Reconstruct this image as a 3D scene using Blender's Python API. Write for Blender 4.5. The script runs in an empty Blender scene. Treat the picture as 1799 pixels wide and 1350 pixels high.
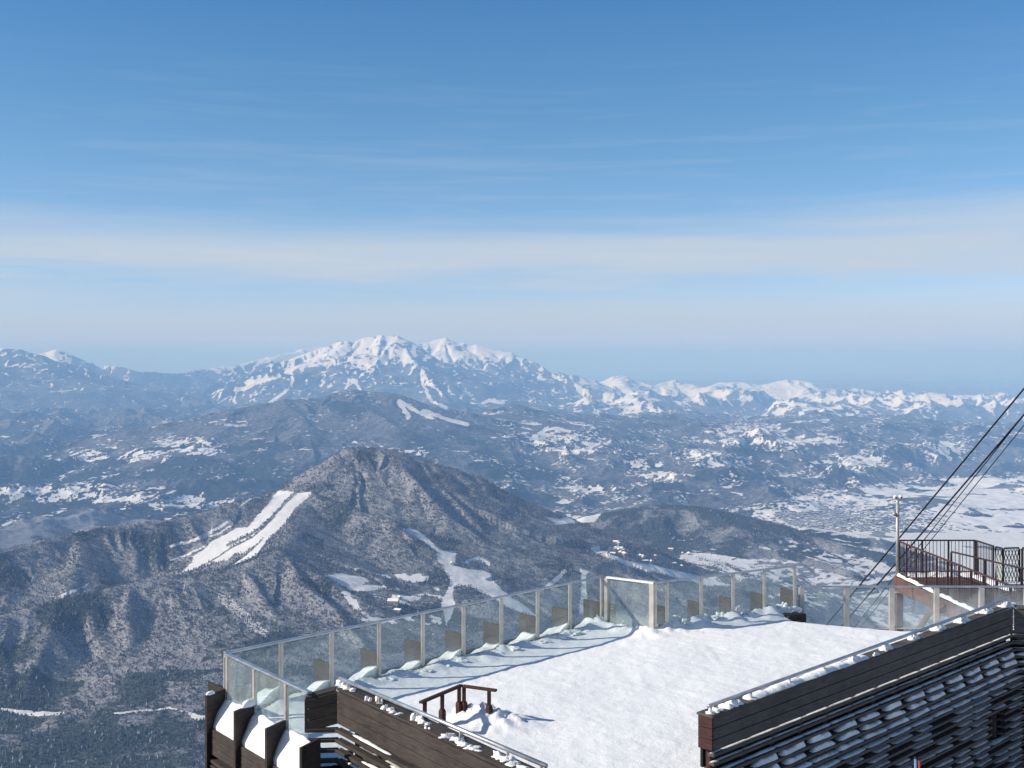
import bpy, bmesh, math, random
import numpy as np
from mathutils import Vector, Matrix
R = math.radians
random.seed(5); rng = np.random.default_rng(5)
S = bpy.context.scene; COL = S.collection
F, CX, HY = 2100.0, 900.0, 630.0          # focal length in photo pixels, centre column, eye-level row

def V(px, py, d): return Vector(((px-CX)/F*d, d, -(py-HY)/F*d))       # point at distance d
def G(px, py, z): return V(px, py, -z*F/(py-HY))                      # point on a level plane

# ------------------------------------------------------------------ node helpers
def mat(name):
    m = bpy.data.materials.new(name); m.use_nodes = True
    nt = m.node_tree; b = nt.nodes['Principled BSDF']
    return m, nt, b
def nd(nt, typ, ins=None, **kw):
    n = nt.nodes.new(typ)
    for k, v in kw.items(): setattr(n, k, v)
    for k, v in (ins or {}).items():
        if hasattr(v, 'node') or isinstance(v, bpy.types.NodeSocket): nt.links.new(v, n.inputs[k])
        else: n.inputs[k].default_value = v
    return n
def math_(nt, op, a, b=0.0, clamp=False):
    n = nt.nodes.new('ShaderNodeMath'); n.operation = op; n.use_clamp = clamp
    for i, v in enumerate((a, b)):
        if isinstance(v, (int, float)): n.inputs[i].default_value = v
        else: nt.links.new(v, n.inputs[i])
    return n.outputs[0]
def mixc(nt, fac, a, b):
    n = nt.nodes.new('ShaderNodeMix'); n.data_type = 'RGBA'
    for i, v in ((0, fac), (6, a), (7, b)):
        if isinstance(v, (int, float)): n.inputs[i].default_value = v
        elif isinstance(v, tuple): n.inputs[i].default_value = (*v, 1.0)
        else: nt.links.new(v, n.inputs[i])
    return n.outputs[2]
def ramp(nt, src, lo, hi):
    n = nt.nodes.new('ShaderNodeMapRange'); n.clamp = True
    nt.links.new(src, n.inputs[0]); n.inputs[1].default_value = lo; n.inputs[2].default_value = hi
    return n.outputs[0]
def noise(nt, vec, scale, detail=3.0, rough=.55, dist=0.0):
    n = nd(nt, 'ShaderNodeTexNoise', {'Vector': vec, 'Scale': scale, 'Detail': detail, 'Roughness': rough, 'Distortion': dist})
    return n.outputs[0]
def tag(o, label=None, cat=None, group=None, kind=None):
    if label: o['label'] = label
    if cat: o['category'] = cat
    if group: o['group'] = group
    if kind: o['kind'] = kind
    return o

# ------------------------------------------------------------------ numpy noise
_perm = rng.permutation(4096).astype(np.int32)
_ang = rng.random(4096)*2*np.pi
_gx, _gy = np.cos(_ang).astype(np.float32), np.sin(_ang).astype(np.float32)
def pn(x, y, seed=0):
    x = np.asarray(x, np.float32)+np.float32(seed*17.31); y = np.asarray(y, np.float32)+np.float32(seed*9.77)
    xi = np.floor(x).astype(np.int32); yi = np.floor(y).astype(np.int32)
    xf = x-xi; yf = y-yi
    u = xf*xf*(3-2*xf); v = yf*yf*(3-2*yf)
    def g(ix, iy, dx, dy):
        h = _perm[(_perm[ix & 4095]+iy) & 4095]
        return _gx[h]*dx+_gy[h]*dy
    a = g(xi, yi, xf, yf); b = g(xi+1, yi, xf-1, yf); c = g(xi, yi+1, xf, yf-1); d = g(xi+1, yi+1, xf-1, yf-1)
    return ((a+(b-a)*u)*(1-v)+(c+(d-c)*u)*v)*1.5
def fbm(x, y, o=4, seed=0, g=.5):
    s = 0; a = 1; f = 1
    for i in range(o): s = s+a*pn(x*f, y*f, seed+i*3); a *= g; f *= 2.03
    return s
def rid(x, y, o=4, seed=0, g=.5):
    s = 0; a = 1; f = 1; w = 1
    for i in range(o):
        n = 1-np.abs(pn(x*f, y*f, seed+i*3))*1.6; n = n*n*w; s = s+a*n; w = np.clip(n*1.4, 0, 1); a *= g; f *= 2.07
    return s
def ss(a, b, x):
    t = np.clip((x-a)/(b-a), 0, 1); return t*t*(3-2*t)
def smax(a, b, k):
    h = np.clip(.5+.5*(a-b)/k, 0, 1); return b*(1-h)+a*h+k*h*(1-h)

def ridge(X, Y, pix, tanl, foot, amp, L, seed, rnd=30.0, warp=.22, concave=1.15):
    """a mountain crest through photo-located points and its flanks, cut by gullies that run down from the crest"""
    P = [V(*p) for p in pix]
    best = np.full(X.shape, -1e9, np.float32); bu = np.zeros_like(best); bs = np.zeros_like(best); bf = np.ones_like(best)
    wx = fbm(X/(L*3.2), Y/(L*3.2), 3, seed+50)*L*warp; wy = fbm(X/(L*3.2), Y/(L*3.2), 3, seed+70)*L*warp
    Xw = X+wx; Yw = Y+wy
    arc = 0
    for i in range(len(P)-1):
        a, b = P[i], P[i+1]; dx, dy = b.x-a.x, b.y-a.y; l = math.hypot(dx, dy)+1e-6
        t = np.clip(((Xw-a.x)*dx+(Yw-a.y)*dy)/(l*l), 0, 1)
        ex = Xw-(a.x+t*dx); ey = Yw-(a.y+t*dy); s = np.sqrt(ex*ex+ey*ey)
        sd = (dx*ey-dy*ex) > 0
        cz = a.z+(b.z-a.z)*t
        Fh = np.maximum((cz-foot)*concave, 30)
        sr = np.sqrt(s*s+rnd*rnd)-rnd
        z = cz-Fh*(1-np.exp(-sr*tanl/Fh))-.26*np.maximum(0, s-1.0*Fh/tanl)
        m = z > best
        best = np.where(m, z, best); bu = np.where(m, arc+t*l+sd*913.0, bu); bs = np.where(m, s, bs); bf = np.where(m, Fh/tanl, bf)
        arc += l
    env = ss(0, L*.9, bs)*(1-ss(1.1, 2.6, bs/bf)*.8)
    uu = bu+fbm(X/L, Y/L, 2, seed+9)*L*.16
    g = np.abs(pn(uu/L, bs/(L*6.0), seed))+.30*np.abs(pn(uu/L*2.2, bs/(L*3.4), seed+1))+.12*np.abs(pn(uu/L*4.7+bs/L*.6, bs/(L*.9), seed+2))
    return best-amp*env*(g*1.5-.22)

# ------------------------------------------------------------------ the mountains, as crest lines (pixel, pixel, distance)
KOSHA = [
 ([(-420,1060,4700),(-150,1010,4900),(0,972,5000),(70,950,5150),(140,936,5300),(200,925,5400),(290,917,5500),(370,897,5650),(430,879,5750),(480,866,5850),(515,856,5950),(545,840,6000),(575,815,6080),(595,799,6130),(612,789,6180),(640,786,6200),(700,794,6200),(760,815,6200),(800,826,6250),(840,838,6300),(885,868,6350),(925,897,6400),(960,925,6450),(1010,952,6480),(1060,980,6480),(1150,1012,6400),(1240,1050,6200)], .66, -1120, 40, 125, 1),
 ([(520,862,5930),(560,872,5800),(600,888,5680),(650,905,5560),(700,918,5450),(735,937,5380),(765,975,5250),(780,1010,5150)], .58, -1020, 36, 110, 2),
 ([(520,866,5930),(510,905,5500),(500,945,5050),(492,975,4760)], .42, -1120, 22, 130, 3),
 ([(-420,1190,3900),(-120,1120,4060),(0,1080,4200),(120,1052,4320),(250,1022,4470),(330,1000,4570),(430,985,4650),(492,976,4700),(540,990,4680),(580,1018,4600),(640,1055,4500),(700,1092,4400),(780,1150,4260)], .74, -1150, 50, 190, 4),
 ([(700,796,6190),(730,850,5900),(790,905,5700),(850,950,5600)], .85, -1050, 20, 110, 6, 16),
 ([(800,1010,5500),(850,985,5620),(890,968,5690),(940,962,5730),(1000,975,5700),(1060,1000,5640),(1150,1022,5560),(1230,1065,5400)], .42, -1130, 30, 120, 5),
 ([(340,1012,4570),(350,1060,4400),(385,1120,4200),(400,1190,4000)], .85, -1150, 16, 90, 7, 14),
 ([(430,990,4640),(455,1040,4450),(500,1100,4250),(540,1170,4030)], .9, -1150, 16, 90, 8, 14),
 ([(500,980,4690),(545,1030,4480),(600,1080,4320),(650,1140,4120)], .95, -1150, 16, 90, 9, 14),
 ([(230,1030,4450),(225,1080,4280),(230,1140,4100),(240,1200,3950)], .85, -1150, 18, 100, 10, 16),
 ([(100,1058,4300),(80,1110,4120),(60,1170,3960)], .85, -1150, 18, 100, 13, 16),
 ([(600,800,6150),(625,845,5950),(655,885,5780)], .66, -1020, 22, 100, 14, 16),
 ([(640,790,6195),(672,835,6000),(705,880,5850)], .66, -1020, 22, 100, 15, 16),
 ([(740,808,6200),(785,860,5980),(825,910,5800),(870,960,5660)], 1.0, -1050, 16, 110, 16, 14),
 ([(840,840,6290),(885,890,6080),(930,935,5920),(980,975,5800)], 1.0, -1080, 16, 110, 17, 14),
 ([(140,937,5300),(130,985,5050),(120,1030,4850)], .5, -1080, 30, 130, 18, 25),
]
HILL = [
 ([(990,945,7700),(1040,908,7800),(1110,894,7900),(1180,885,7950),(1250,890,7900),(1310,907,7800),(1380,924,7700),(1450,950,7550),(1530,966,7400),(1600,982,7300),(1700,1005,7100)], .42, -1360, 50, 230, 11),
 ([(1250,897,7900),(1300,930,7500),(1380,965,7200),(1480,1000,6900)], .30, -1330, 40, 180, 12),
]
FARM = [  # left volcano, central volcano, its snowy neighbours, the long snowy range at the right
 ([(-260,650,27500),(-60,617,27500),(0,611,27500),(45,612,27500),(75,621,27500),(150,645,27300),(210,662,27000),(330,698,26500),(400,722,26000)], .40, -980, 170, 1100, 21, 70),
 ([(-40,640,33000),(80,622,33000),(95,616,33000),(125,628,33000),(170,642,33000),(230,650,33000),(300,655,34000),(350,652,35500),(400,642,36500),(440,632,37500),(500,619,39000),(545,611,40000),(600,606,41000)], .42, -1150, 260, 1500, 22, 80),
 ([(330,690,29500),(420,662,30000),(500,637,30500),(545,620,30700),(585,604,30800),(605,599,30800),(622,603,30800),(634,598,30850),(652,592,30850),(668,588,30900),(690,589,30900),(703,597,30800),(718,609,30600),(735,619,30500),(800,646,30100),(860,672,29500),(930,698,28600),(1000,720,27800)], .56, -1040, 260, 800, 23, 25),
 ([(668,590,30900),(655,640,29300),(630,680,28000),(600,705,26500)], .55, -1040, 140, 700, 24, 20),
 ([(703,599,30800),(735,640,29300),(770,680,27900),(800,715,26500)], .55, -1040, 140, 700, 25, 20),
 ([(700,612,34000),(730,605,34300),(757,602,34500),(786,596,34600),(812,605,34600),(850,611,34500),(890,620,34300),(925,632,34000),(965,650,33500),(1000,664,33000),(1040,680,32500),(1100,698,32000),(1200,722,31000)], .58, -1080, 280, 800, 26, 25),
 ([(850,612,34500),(880,655,32500),(930,690,31000),(1000,712,29500)], .42, -1050, 220, 900, 27, 60),
 ([(990,662,39000),(1030,668,39000),(1060,672,38500),(1095,659,38500),(1122,668,38500),(1150,676,38000),(1185,665,38500),(1215,682,38500),(1238,684,38000),(1262,672,38000),(1300,671,38000),(1345,675,38000),(1375,670,38000),(1400,667,38000),(1430,673,37500),(1460,682,37500),(1500,690,37000),(1530,685,37500),(1560,690,37000),(1600,693,36500),(1650,690,36500),(1700,696,36000),(1750,697,36000),(1790,708,35500),(1860,712,35000),(2200,730,34000)], .42, -1150, 240, 1200, 28, 35),
 ([(1095,660,38500),(1120,692,35500),(1160,715,33000)], .40, -1100, 230, 1000, 29, 60),
 ([(1262,673,38000),(1230,695,35500),(1190,715,33000)], .38, -1100, 230, 1000, 30, 60),
 ([(1400,668,38000),(1420,695,35500),(1470,720,32500),(1530,740,30500)], .38, -1150, 250, 1000, 31, 60),
 ([(1600,694,36500),(1620,715,33500),(1660,735,31000)], .38, -1200, 230, 1000, 32, 60),
 ([(1750,698,36000),(1790,725,33000),(1850,750,30000)], .38, -1250, 230, 1000, 33, 60),
]
MIDR = [
 ([(240,752,14300),(330,738,14500),(400,720,14800),(440,714,14900),(480,708,15000),(500,703,15050),(550,700,15300),(580,692,15500),(610,686,15600),(640,687,15650),(690,691,15700),(725,708,15700),(760,720,15600),(820,738,15400),(900,752,15200)], .36, -1060, 110, 420, 41, 45),
 ([(500,704,15050),(530,735,14200),(545,765,13300)], .34, -1080, 70, 330, 42, 40),
 ([(610,687,15600),(650,722,14700),(700,752,13600)], .34, -1080, 70, 330, 43, 40),
 ([(400,722,14800),(395,748,14000),(370,775,13100)], .30, -1080, 60, 330, 44, 40),
 ([(820,742,17500),(860,722,17300),(905,711,17200),(945,720,17200),(1010,742,17400)], .26, -1020, 60, 500, 45, 60),
]

def base(X, Y):
    px = CX+X/Y*F
    right = ss(900, 2600, X)                                   # the river basin lies lower, on the right
    near = -1140-260*right
    near = near+150*ss(500, 575, px)*ss(960, 860, px)*ss(4560, 4800, Y)*ss(5900, 5500, Y)+45*ss(640, 760, px)*ss(1000, 900, px)*ss(4300, 4600, Y)*ss(4900, 4700, Y)
    ramp_a = 10200+3600*ss(1350, 1750, px)
    ramp_b = 18200+900*ss(1300, 1700, px)
    t = np.clip((Y-ramp_a)/(ramp_b-ramp_a), 0, 1)
    lo = np.where(Y < 6500, near, near+(-1400-near)*ss(6500, 9500, Y)*ss(380, 1000, px))
    lo = lo+(-1290-lo)*ss(6500, 8500, Y)*(1-ss(380, 1000, px))
    hi = -935-110*ss(1480, 1800, px)
    z = lo+(hi-lo)*t
    z = z-90*ss(19000, 23000, Y)-120*ss(30000, 50000, Y)-(150*ss(900, 1050, px)+120*ss(1400, 1900, px))*ss(19200, 21500, Y)
    z = z+(rid(X/3400, Y/4200, 4, 81, .55)-.75)*330*ss(920, 1080, px)*ss(22500, 27000, Y)*ss(44000, 38000, Y)
    hills = ss(9800, 12500, Y-2800*ss(1350, 1750, px))*(1-ss(24000, 34000, Y)*.6)*(1-.5*ss(15500, 18000, Y)*ss(860, 1000, px))
    hl = (rid(X/2300, Y/3000, 4, 90, .5)-.95)*135+(rid(X/700, Y/900, 4, 97, .55)-.9)*62+fbm(X/5200, Y/7000, 2, 95)*55
    z = z+hills*hl
    lefthills = ss(7000, 9000, Y)*(1-ss(800, 1200, px))
    z = z+(1-hills)*lefthills*hl*.7
    # a few wooded knolls by the river
    kn = ss(.12, .5, fbm(X/1500, Y/2100, 2, 120))*ss(10500, 11500, Y)*ss(1300, 1450, px)
    z = z+kn*70*(1-hills)
    nearr = (1-ss(6000, 8000, Y))
    z = z+nearr*(fbm(X/420, Y/420, 4, 130)*20)+(1-nearr)*fbm(X/700, Y/700, 3, 131)*5
    z = z+26*ss(.1, .45, fbm(X/900, Y/350, 2, 140))*nearr*(Y < 4300)
    return z

def terrain_height(X, Y, groups):
    b0 = base(X, Y); z = b0.copy()
    for G_, k in groups:
        for r in G_:
            pts, tanl, foot, amp, L, seed = r[:6]; rnd = r[6] if len(r) > 6 else 30
            P_ = [V(*p) for p in pts]; mg = 3.4*max(p.z-foot for p in P_)/tanl+200
            m = (X > min(p.x for p in P_)-mg) & (X < max(p.x for p in P_)+mg) & (Y > min(p.y for p in P_)-mg) & (Y < max(p.y for p in P_)+mg)
            if not m.any(): continue
            zz = ridge(X[m], Y[m], pts, tanl, foot, amp, L, seed, rnd)
            z[m] = smax(zz, z[m], k)
    return z, b0

def poly(px, py, pts):
    """point in polygon, vectorised"""
    ins = np.zeros(px.shape, bool); n = len(pts)
    for i in range(n):
        x1, y1 = pts[i]; x2, y2 = pts[(i+1) % n]
        if y1 == y2: continue
        c = ((y1 > py) != (y2 > py)) & (px < (x2-x1)*(py-y1)/(y2-y1)+x1)
        ins ^= c
    return ins
def line(px, py, pts, w):
    d = np.full(px.shape, 1e9, np.float32)
    for (x1, y1), (x2, y2) in zip(pts, pts[1:]):
        dx, dy = x2-x1, y2-y1; t = np.clip(((px-x1)*dx+(py-y1)*dy)/(dx*dx+dy*dy), 0, 1)
        d = np.minimum(d, np.hypot(px-x1-t*dx, py-y1-t*dy))
    return d < w

RUNS = [  # groomed ski runs on the near mountain
 [(490,863),(518,864),(503,878),(484,900),(468,917),(458,930),(440,945),(405,962),(372,985),(345,1000),(318,1007),(330,996),(340,985),(338,978),(360,965),(372,952),(400,938),(416,928),(437,927),(445,915),(460,899),(476,880),(484,868)],
 [(524,867),(549,864),(543,872),(524,886),(507,903),(485,930),(468,943),(430,972),(412,975),(400,985),(372,990),(350,998),(378,984),(408,964),(444,946),(464,929),(482,910),(500,888)],
 [(524,880),(548,866),(545,872),(520,893),(497,925),(470,948),(452,975),(430,986),(410,993),(435,975),(462,950),(480,928),(502,900)],
 [(703,928),(722,927),(745,940),(762,955),(775,968),(802,968),(802,985),(795,992),(820,1000),(850,1003),(862,1008),(870,1025),(900,1050),(925,1066),(948,1085),(940,1085),(905,1072),(880,1062),(850,1042),(822,1030),(800,1030),(795,1045),(800,1062),(795,1080),(785,1100),(775,1060),(788,1036),(792,1020),(780,1000),(770,985),(768,970),(740,950)],
 [(962,1028),(992,1000),(998,1003),(975,1027),(950,1040),(940,1045)],
 [(1020,1000),(1036,1004),(1030,1012),(1034,1080),(1018,1080),(1022,1030)],
 [(1030,962),(1060,968),(1100,985),(1150,993),(1220,1010),(1290,1030),(1240,1030),(1160,1008),(1110,997),(1060,978)],
 [(376,1040),(398,1040),(415,1056),(440,1080),(475,1110),(470,1120),(448,1112),(415,1080),(390,1062)],
]
CUTS = [((400,958),(440,940),(470,918),(490,896),(512,874))]
FIELDS = [
 [(568,1010),(602,1008),(625,1012),(640,1015),(650,1022),(635,1028),(660,1028),(690,1032),(640,1040),(618,1040),(600,1030)],
 [(694,1010),(710,1008),(730,1012),(755,1012),(752,1020),(725,1024),(700,1018)],
 [(690,1055),(735,1044),(748,1043),(735,1055),(715,1058),(700,1062)],
 [(958,908),(985,912),(1020,900),(1050,898),(1056,905),(1045,918),(1000,920),(975,922)],
 [(0,1244),(60,1250),(120,1252),(100,1257),(40,1258),(18,1253)],
 [(100,1048),(160,1024),(155,1030),(112,1050)],
 [(326,1255),(366,1258),(366,1268),(345,1265)],
]
# ------------------------------------------------------------------ terrain meshes
def grid_mesh(name, X, Y, Z, material, attrs=None, kind='structure'):
    nr, nc = X.shape
    me = bpy.data.meshes.new(name)
    co = np.empty((nr*nc, 3), np.float32); co[:, 0] = X.ravel(); co[:, 1] = Y.ravel(); co[:, 2] = Z.ravel()
    i = np.arange((nr-1)*nc, dtype=np.int32).reshape(nr-1, nc)[:, :-1].ravel()
    q = np.stack([i, i+1, i+nc+1, i+nc], 1)
    me.vertices.add(nr*nc); me.vertices.foreach_set('co', co.ravel())
    me.loops.add(q.size); me.loops.foreach_set('vertex_index', q.ravel())
    me.polygons.add(len(q)); me.polygons.foreach_set('loop_start', np.arange(0, q.size, 4, dtype=np.int32))
    me.polygons.foreach_set('use_smooth', np.ones(len(q), bool))
    me.update()
    for k, a in (attrs or {}).items():
        at = me.attributes.new(k, 'FLOAT', 'POINT'); at.data.foreach_set('value', np.ascontiguousarray(a, np.float32).ravel())
    me.materials.append(material)
    o = bpy.data.objects.new(name, me); COL.objects.link(o)
    if kind: o['kind'] = kind
    return o

def land_material(name, s1, s2, s3, bumpd, k=1.0, patch=.55, sk=1.0):
    m, nt, b = mat(name)
    pos = nd(nt, 'ShaderNodeNewGeometry').outputs['Position']
    sn = nd(nt, 'ShaderNodeAttribute', attribute_name='snow').outputs['Fac']
    cn = nd(nt, 'ShaderNodeAttribute', attribute_name='conifer').outputs['Fac']
    n1 = noise(nt, pos, 1/s1, 2, .6); n2 = noise(nt, pos, 1/s2, 3, .6); n3 = noise(nt, pos, 1/s3, 2, .5)
    # bare winter wood: brown grey twigs with snow showing between them
    th = ramp(nt, math_(nt, 'ADD', math_(nt, 'MULTIPLY', n1, .65), math_(nt, 'MULTIPLY', n2, .35)), .40, .68)
    wood = mixc(nt, th, (.13*k, .128*k, .140*k), (.52*k, .53*k, .56*k))
    coni = mixc(nt, ramp(nt, n1, .40, .68), (.014*k, .022*k, .021*k), (.11*k, .125*k, .13*k))
    cf = ramp(nt, math_(nt, 'ADD', cn, math_(nt, 'MULTIPLY', math_(nt, 'SUBTRACT', n2, .5), .9)), .42, .58)
    forest = mixc(nt, cf, wood, coni)
    snowc = mixc(nt, n3, (.80*sk, .81*sk, .83*sk), (.87*sk, .87*sk, .88*sk))
    sf = ramp(nt, math_(nt, 'ADD', sn, math_(nt, 'MULTIPLY', math_(nt, 'SUBTRACT', n1, .5), patch)), .42, .58)
    c = mixc(nt, sf, forest, snowc)
    nt.links.new(c, b.inputs['Base Color']); b.inputs['Roughness'].default_value = .85; b.inputs['Specular IOR Level'].default_value = .15
    rough = math_(nt, 'MULTIPLY', math_(nt, 'SUBTRACT', 1.0, sf), n1)
    bp = nd(nt, 'ShaderNodeBump', {'Height': rough, 'Strength': .85, 'Distance': bumpd})
    nt.links.new(bp.outputs[0], b.inputs['Normal'])
    return m

TANX = np.linspace((-560-CX)/F, (2520-CX)/F, 1880).astype(np.float64)
def polar(d0, d1, ratio):
    n = int(math.log(d1/d0)/math.log(ratio))
    D = np.geomspace(d0, d1, n+1)
    Y, T = np.meshgrid(D, TANX, indexing='ij')
    return (T*Y).astype(np.float32), Y.astype(np.float32), D
def visible(Z, Y, margin=0.0):
    a = Z/Y; run = np.maximum.accumulate(a, axis=0)
    return a >= run-margin

m_near = land_material('winter woodland near', 7.5, 38, 90, 5.0, .82, sk=.82)
m_mid = land_material('winter woodland mid', 45, 210, 1500, 22.0, .36, 1.3, .86)
m_far = land_material('winter mountains far', 120, 520, 3000, 40.0, .42, 1.5, .94)

# --- near mountain and the wooded hill behind it
X, Y, Dn = polar(3050, 9600, 1.00115)
Z, B0 = terrain_height(X, Y, [(KOSHA, 12), (HILL, 30)])
px = CX+X/Y*F
py = HY-Z/Y*F
def blur(a, r, axis):
    c = np.cumsum(np.pad(a, [(r+1, r) if k == axis else (0, 0) for k in (0, 1)], mode='edge'), axis=axis, dtype=np.float64)
    n = a.shape[axis]
    return ((np.take(c, range(2*r+1, 2*r+1+n), axis=axis)-np.take(c, range(0, n), axis=axis))/(2*r+1)).astype(np.float32)
run_m = (poly(px, py, [(300, 1015), (330, 975), (440, 905), (480, 855), (560, 860), (480, 965), (400, 1005)]) | poly(px, py, RUNS[3])) & (Y < 7000)
mf = run_m.astype(np.float32)
for _ in (0, 1): mf = blur(blur(mf, 8, 0), 8, 1)
Zs_ = Z
for _ in (0, 1, 2): Zs_ = blur(blur(Zs_, 16, 0), 16, 1)
Z = Z*(1-mf)+Zs_*mf
vis = visible(Z, Y)
Z = Z+fbm(X/60, Y/60, 3, 200)*2.2
py = HY-Z/Y*F
jx = px+fbm(X/35, Y/35, 2, 210)*1.6; jy = py+fbm(X/35, Y/35, 2, 214)*1.0
snow = np.zeros(X.shape, np.float32)
for p in RUNS[:4]: snow[poly(jx, jy, p) & vis & (Y < 7000)] = 1
for p in RUNS[4:-1]: snow[poly(jx, jy, p) & vis & (Y < 8500)] = .82
snow[poly(jx, jy, RUNS[-1]) & vis & (Y < 8500)] = .50  # partial snow cover darkens this strip, standing in for the shadow over it
for p in CUTS: snow[line(px+fbm(X/50, Y/50, 2, 220)*1.5, py, p, 2.4) & (fbm(X/90, Y/90, 2, 222) > -.42) & vis] = 0.12
# narrow side trails and cleared strips
for p, w, v in ((((300,960),(340,950),(372,935),(400,918)), 3.0, .75), (((300,985),(330,975),(360,960)), 2.0, .6),
                (((420,892),(440,877),(470,866)), 1.6, .6), (((350,948),(385,938),(410,922)), 2.0, .6),
                (((0,1246),(140,1254),(250,1248),(330,1256),(366,1262)), 1.2, .40), (((200,1254),(300,1244),(370,1262)), 1.8, .6),
                (((822,987),(842,980),(860,992)), 3.0, .7),
                (((500,985),(560,1000)), 0.0, .6)):
    if w: snow[line(jx, jy, p, w) & vis & (Y < 7000)] = v
for p in FIELDS: snow[poly(jx, jy, p) & vis] = .95
# scattered clearings in the little valley with the golf course
gv = poly(px, py, [(575,1005),(770,1008),(800,1060),(760,1120),(640,1100)])
snow = np.maximum(snow, gv*(.15+.6*ss(.1, .5, fbm(X/90, Y/90, 4, 240))))
# the open basin on the right
rb = ss(900, 1080, px)*ss(5200, 6200, Y)
sl = np.hypot(np.gradient(Z, axis=0)/np.gradient(Y, axis=0), np.gradient(Z, axis=1)/np.gradient(X, axis=1))
flat = (1-ss(.13, .28, np.abs(fbm(X/900, Y/900, 2, 251))*.05+sl))*ss(-1060, -1180, Z)
fld = ss(-.12, .12, fbm(X/420, Y/520, 3, 250)+.10+.62*ss(1250, 1450, px))
snow = np.maximum(snow, rb*flat*fld)
lv = (1-rb)*ss(6500, 7500, Y)*flat*ss(.22, .42, fbm(X/380, Y/420, 4, 255))
snow = np.maximum(snow, lv)
# slopes where the snow shows through thin woods
thin = ss(.05, .5, fbm(X/160, Y/160, 4, 260))*.34
snow = np.maximum(snow, thin*(snow < .3))
con = .22+.50*fbm(X/260, Y/260, 4, 270)+.08*ss(300, 60, px)*(Y < 6000)+.25*(Y < 3950)
con = np.clip(con+.12*ss(-820, -1050, Z)+.30*ss(940, 1010, px)*ss(6900, 7300, Y)*ss(-1290, -1200, Z), 0, 1).astype(np.float32)
Zn, SN, CN, VIS = Z, snow, con, visible(Z, Y, .006)
land = grid_mesh('ski_mountain', X, Y, Z, m_near, {'snow': snow, 'conifer': con})

# --- valleys and hills, 9.6 to 24 km
X, Y, D = polar(9600, 25000, 1.0018)
Z, B0 = terrain_height(X, Y, [(MIDR, 60), (FARM, 22)])
px = CX+X/Y*F
vis = visible(Z, Y); Z = Z+fbm(X/160, Y/160, 3, 300)*9
py = HY-Z/Y*F
slope = np.hypot(np.gradient(Z, axis=0)/np.gradient(Y, axis=0), np.gradient(Z, axis=1)/np.gradient(X, axis=1))
flatn = 1-ss(.10, .26, slope)
nz = fbm(X/430, Y/620, 5, 310, .6)
snow = ss(.20, .60, nz+.35*fbm(X/170, Y/230, 2, 312)+.42*ss(1450, 1750, px)*ss(15500, 11000, Y)-.06)*(.35+.65*flatn)
basin = ss(1180, 1420, px)*ss(13200, 11200, Y-2400*ss(1400, 1750, px))
lowl = 1-ss(18, 60, Z+1400)
snow = np.maximum(snow, basin*lowl*ss(-.35, .0, fbm(X/520, Y/380, 3, 320)+.12))
for cx_, cy_, wx_, wy_ in ((80,866,110,12),(215,874,60,9),(335,884,60,12),(150,857,60,6),(250,800,35,9),(325,778,45,8),(160,800,25,9),(345,792,40,6),
                           (975,770,55,12),(1040,778,30,7),(1130,815,30,8),(1170,838,35,7),(1230,800,40,9),(1250,815,30,6),(1320,757,60,10),(1420,775,60,8),
                           (1500,810,55,12),(1660,790,30,16),(1410,905,25,12),(1480,890,90,16),(1040,860,40,6),(1290,775,60,5),(1000,790,60,7),(60,924,90,7),(25,971,30,4)):
    e = ((px-cx_)/wx_)**2+((py-cy_)/wy_)**2
    snow = np.maximum(snow, ss(1.25, .35, e+2.1*fbm(X/110, Y/150, 5, 330, .7))*vis*(.72+.28*ss(.26, .10, slope)))
for p, w in ((((702,706),(712,722),(718,733)), 4), (((705,706),(735,724),(760,735)), 3), (((745,722),(790,738),(822,746)), 3.2), (((934,772),(958,756),(976,752),(1000,758)), 2.6), (((940,778),(965,764)), 2.2),
             ):
    snow[line(px+fbm(X/120, Y/120, 2, 340)*2.5, py, p, w) & vis] = .95
snow = np.maximum(snow, (.32+.10*ss(800, 1000, px))*ss(-.2, .4, fbm(X/330, Y/330, 4, 350)))
con = np.clip(.55+.55*fbm(X/520, Y/800, 4, 360)-.25*ss(-1150, -850, Z)+.2*ss(900, 500, px)*ss(-1000, -1200, Z)-.2*ss(850, 1050, px), 0, 1)
grid_mesh('valley', X, Y, Z, m_mid, {'snow': snow, 'conifer': con})
XM, YM, ZM = X[::3, ::3], Y[::3, ::3], Z[::3, ::3]

# --- the far mountains, 25 to 70 km
X, Y, D = polar(25000, 72000, 1.0021)
Z, B0 = terrain_height(X, Y, [(MIDR, 60), (FARM, 22)])
px = CX+X/Y*F
rel = np.clip(Z-B0, 0, None)
Z = Z+(rid(X/1500, Y/1500, 5, 400, .6)-.9)*45*(1-.65*ss(330, 250, px)*(Y < 31000))*ss(30, 260, rel)+(rid(X/480, Y/480, 3, 404, .6)-.8)*18*ss(30, 200, rel)
Z = np.where(Y > 52000, np.minimum(Z, -1300), Z)
vis = visible(Z, Y); py = HY-Z/Y*F
alt = ss(-420, 60, Z+fbm(X/900, Y/900, 4, 410)*170)
right = ss(880, 1080, px)
slope = np.hypot(np.gradient(Z, axis=0)/np.gradient(Y, axis=0), np.gradient(Z, axis=1)/np.gradient(X, axis=1))
tex = (rid(X/300, Y/620, 4, 420, .7)-.9)
rise_x = np.gradient(Z, axis=1)/np.gradient(X, axis=1)          # more snow where the ground rises to the right, less where it falls
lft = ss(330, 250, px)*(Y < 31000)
snow = .14+.80*alt*(1-.62*lft)+.52*right*ss(-1330, -1100, Z)+tex*.50+.22*np.clip(rise_x*1.6, -1, 1)+.30*ss(33500, 36000, Y)*ss(50, 200, rel)
snow = snow-.25*ss(.75, 1.2, slope)*alt
plain = (rel < 60)*(1-right)
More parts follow.
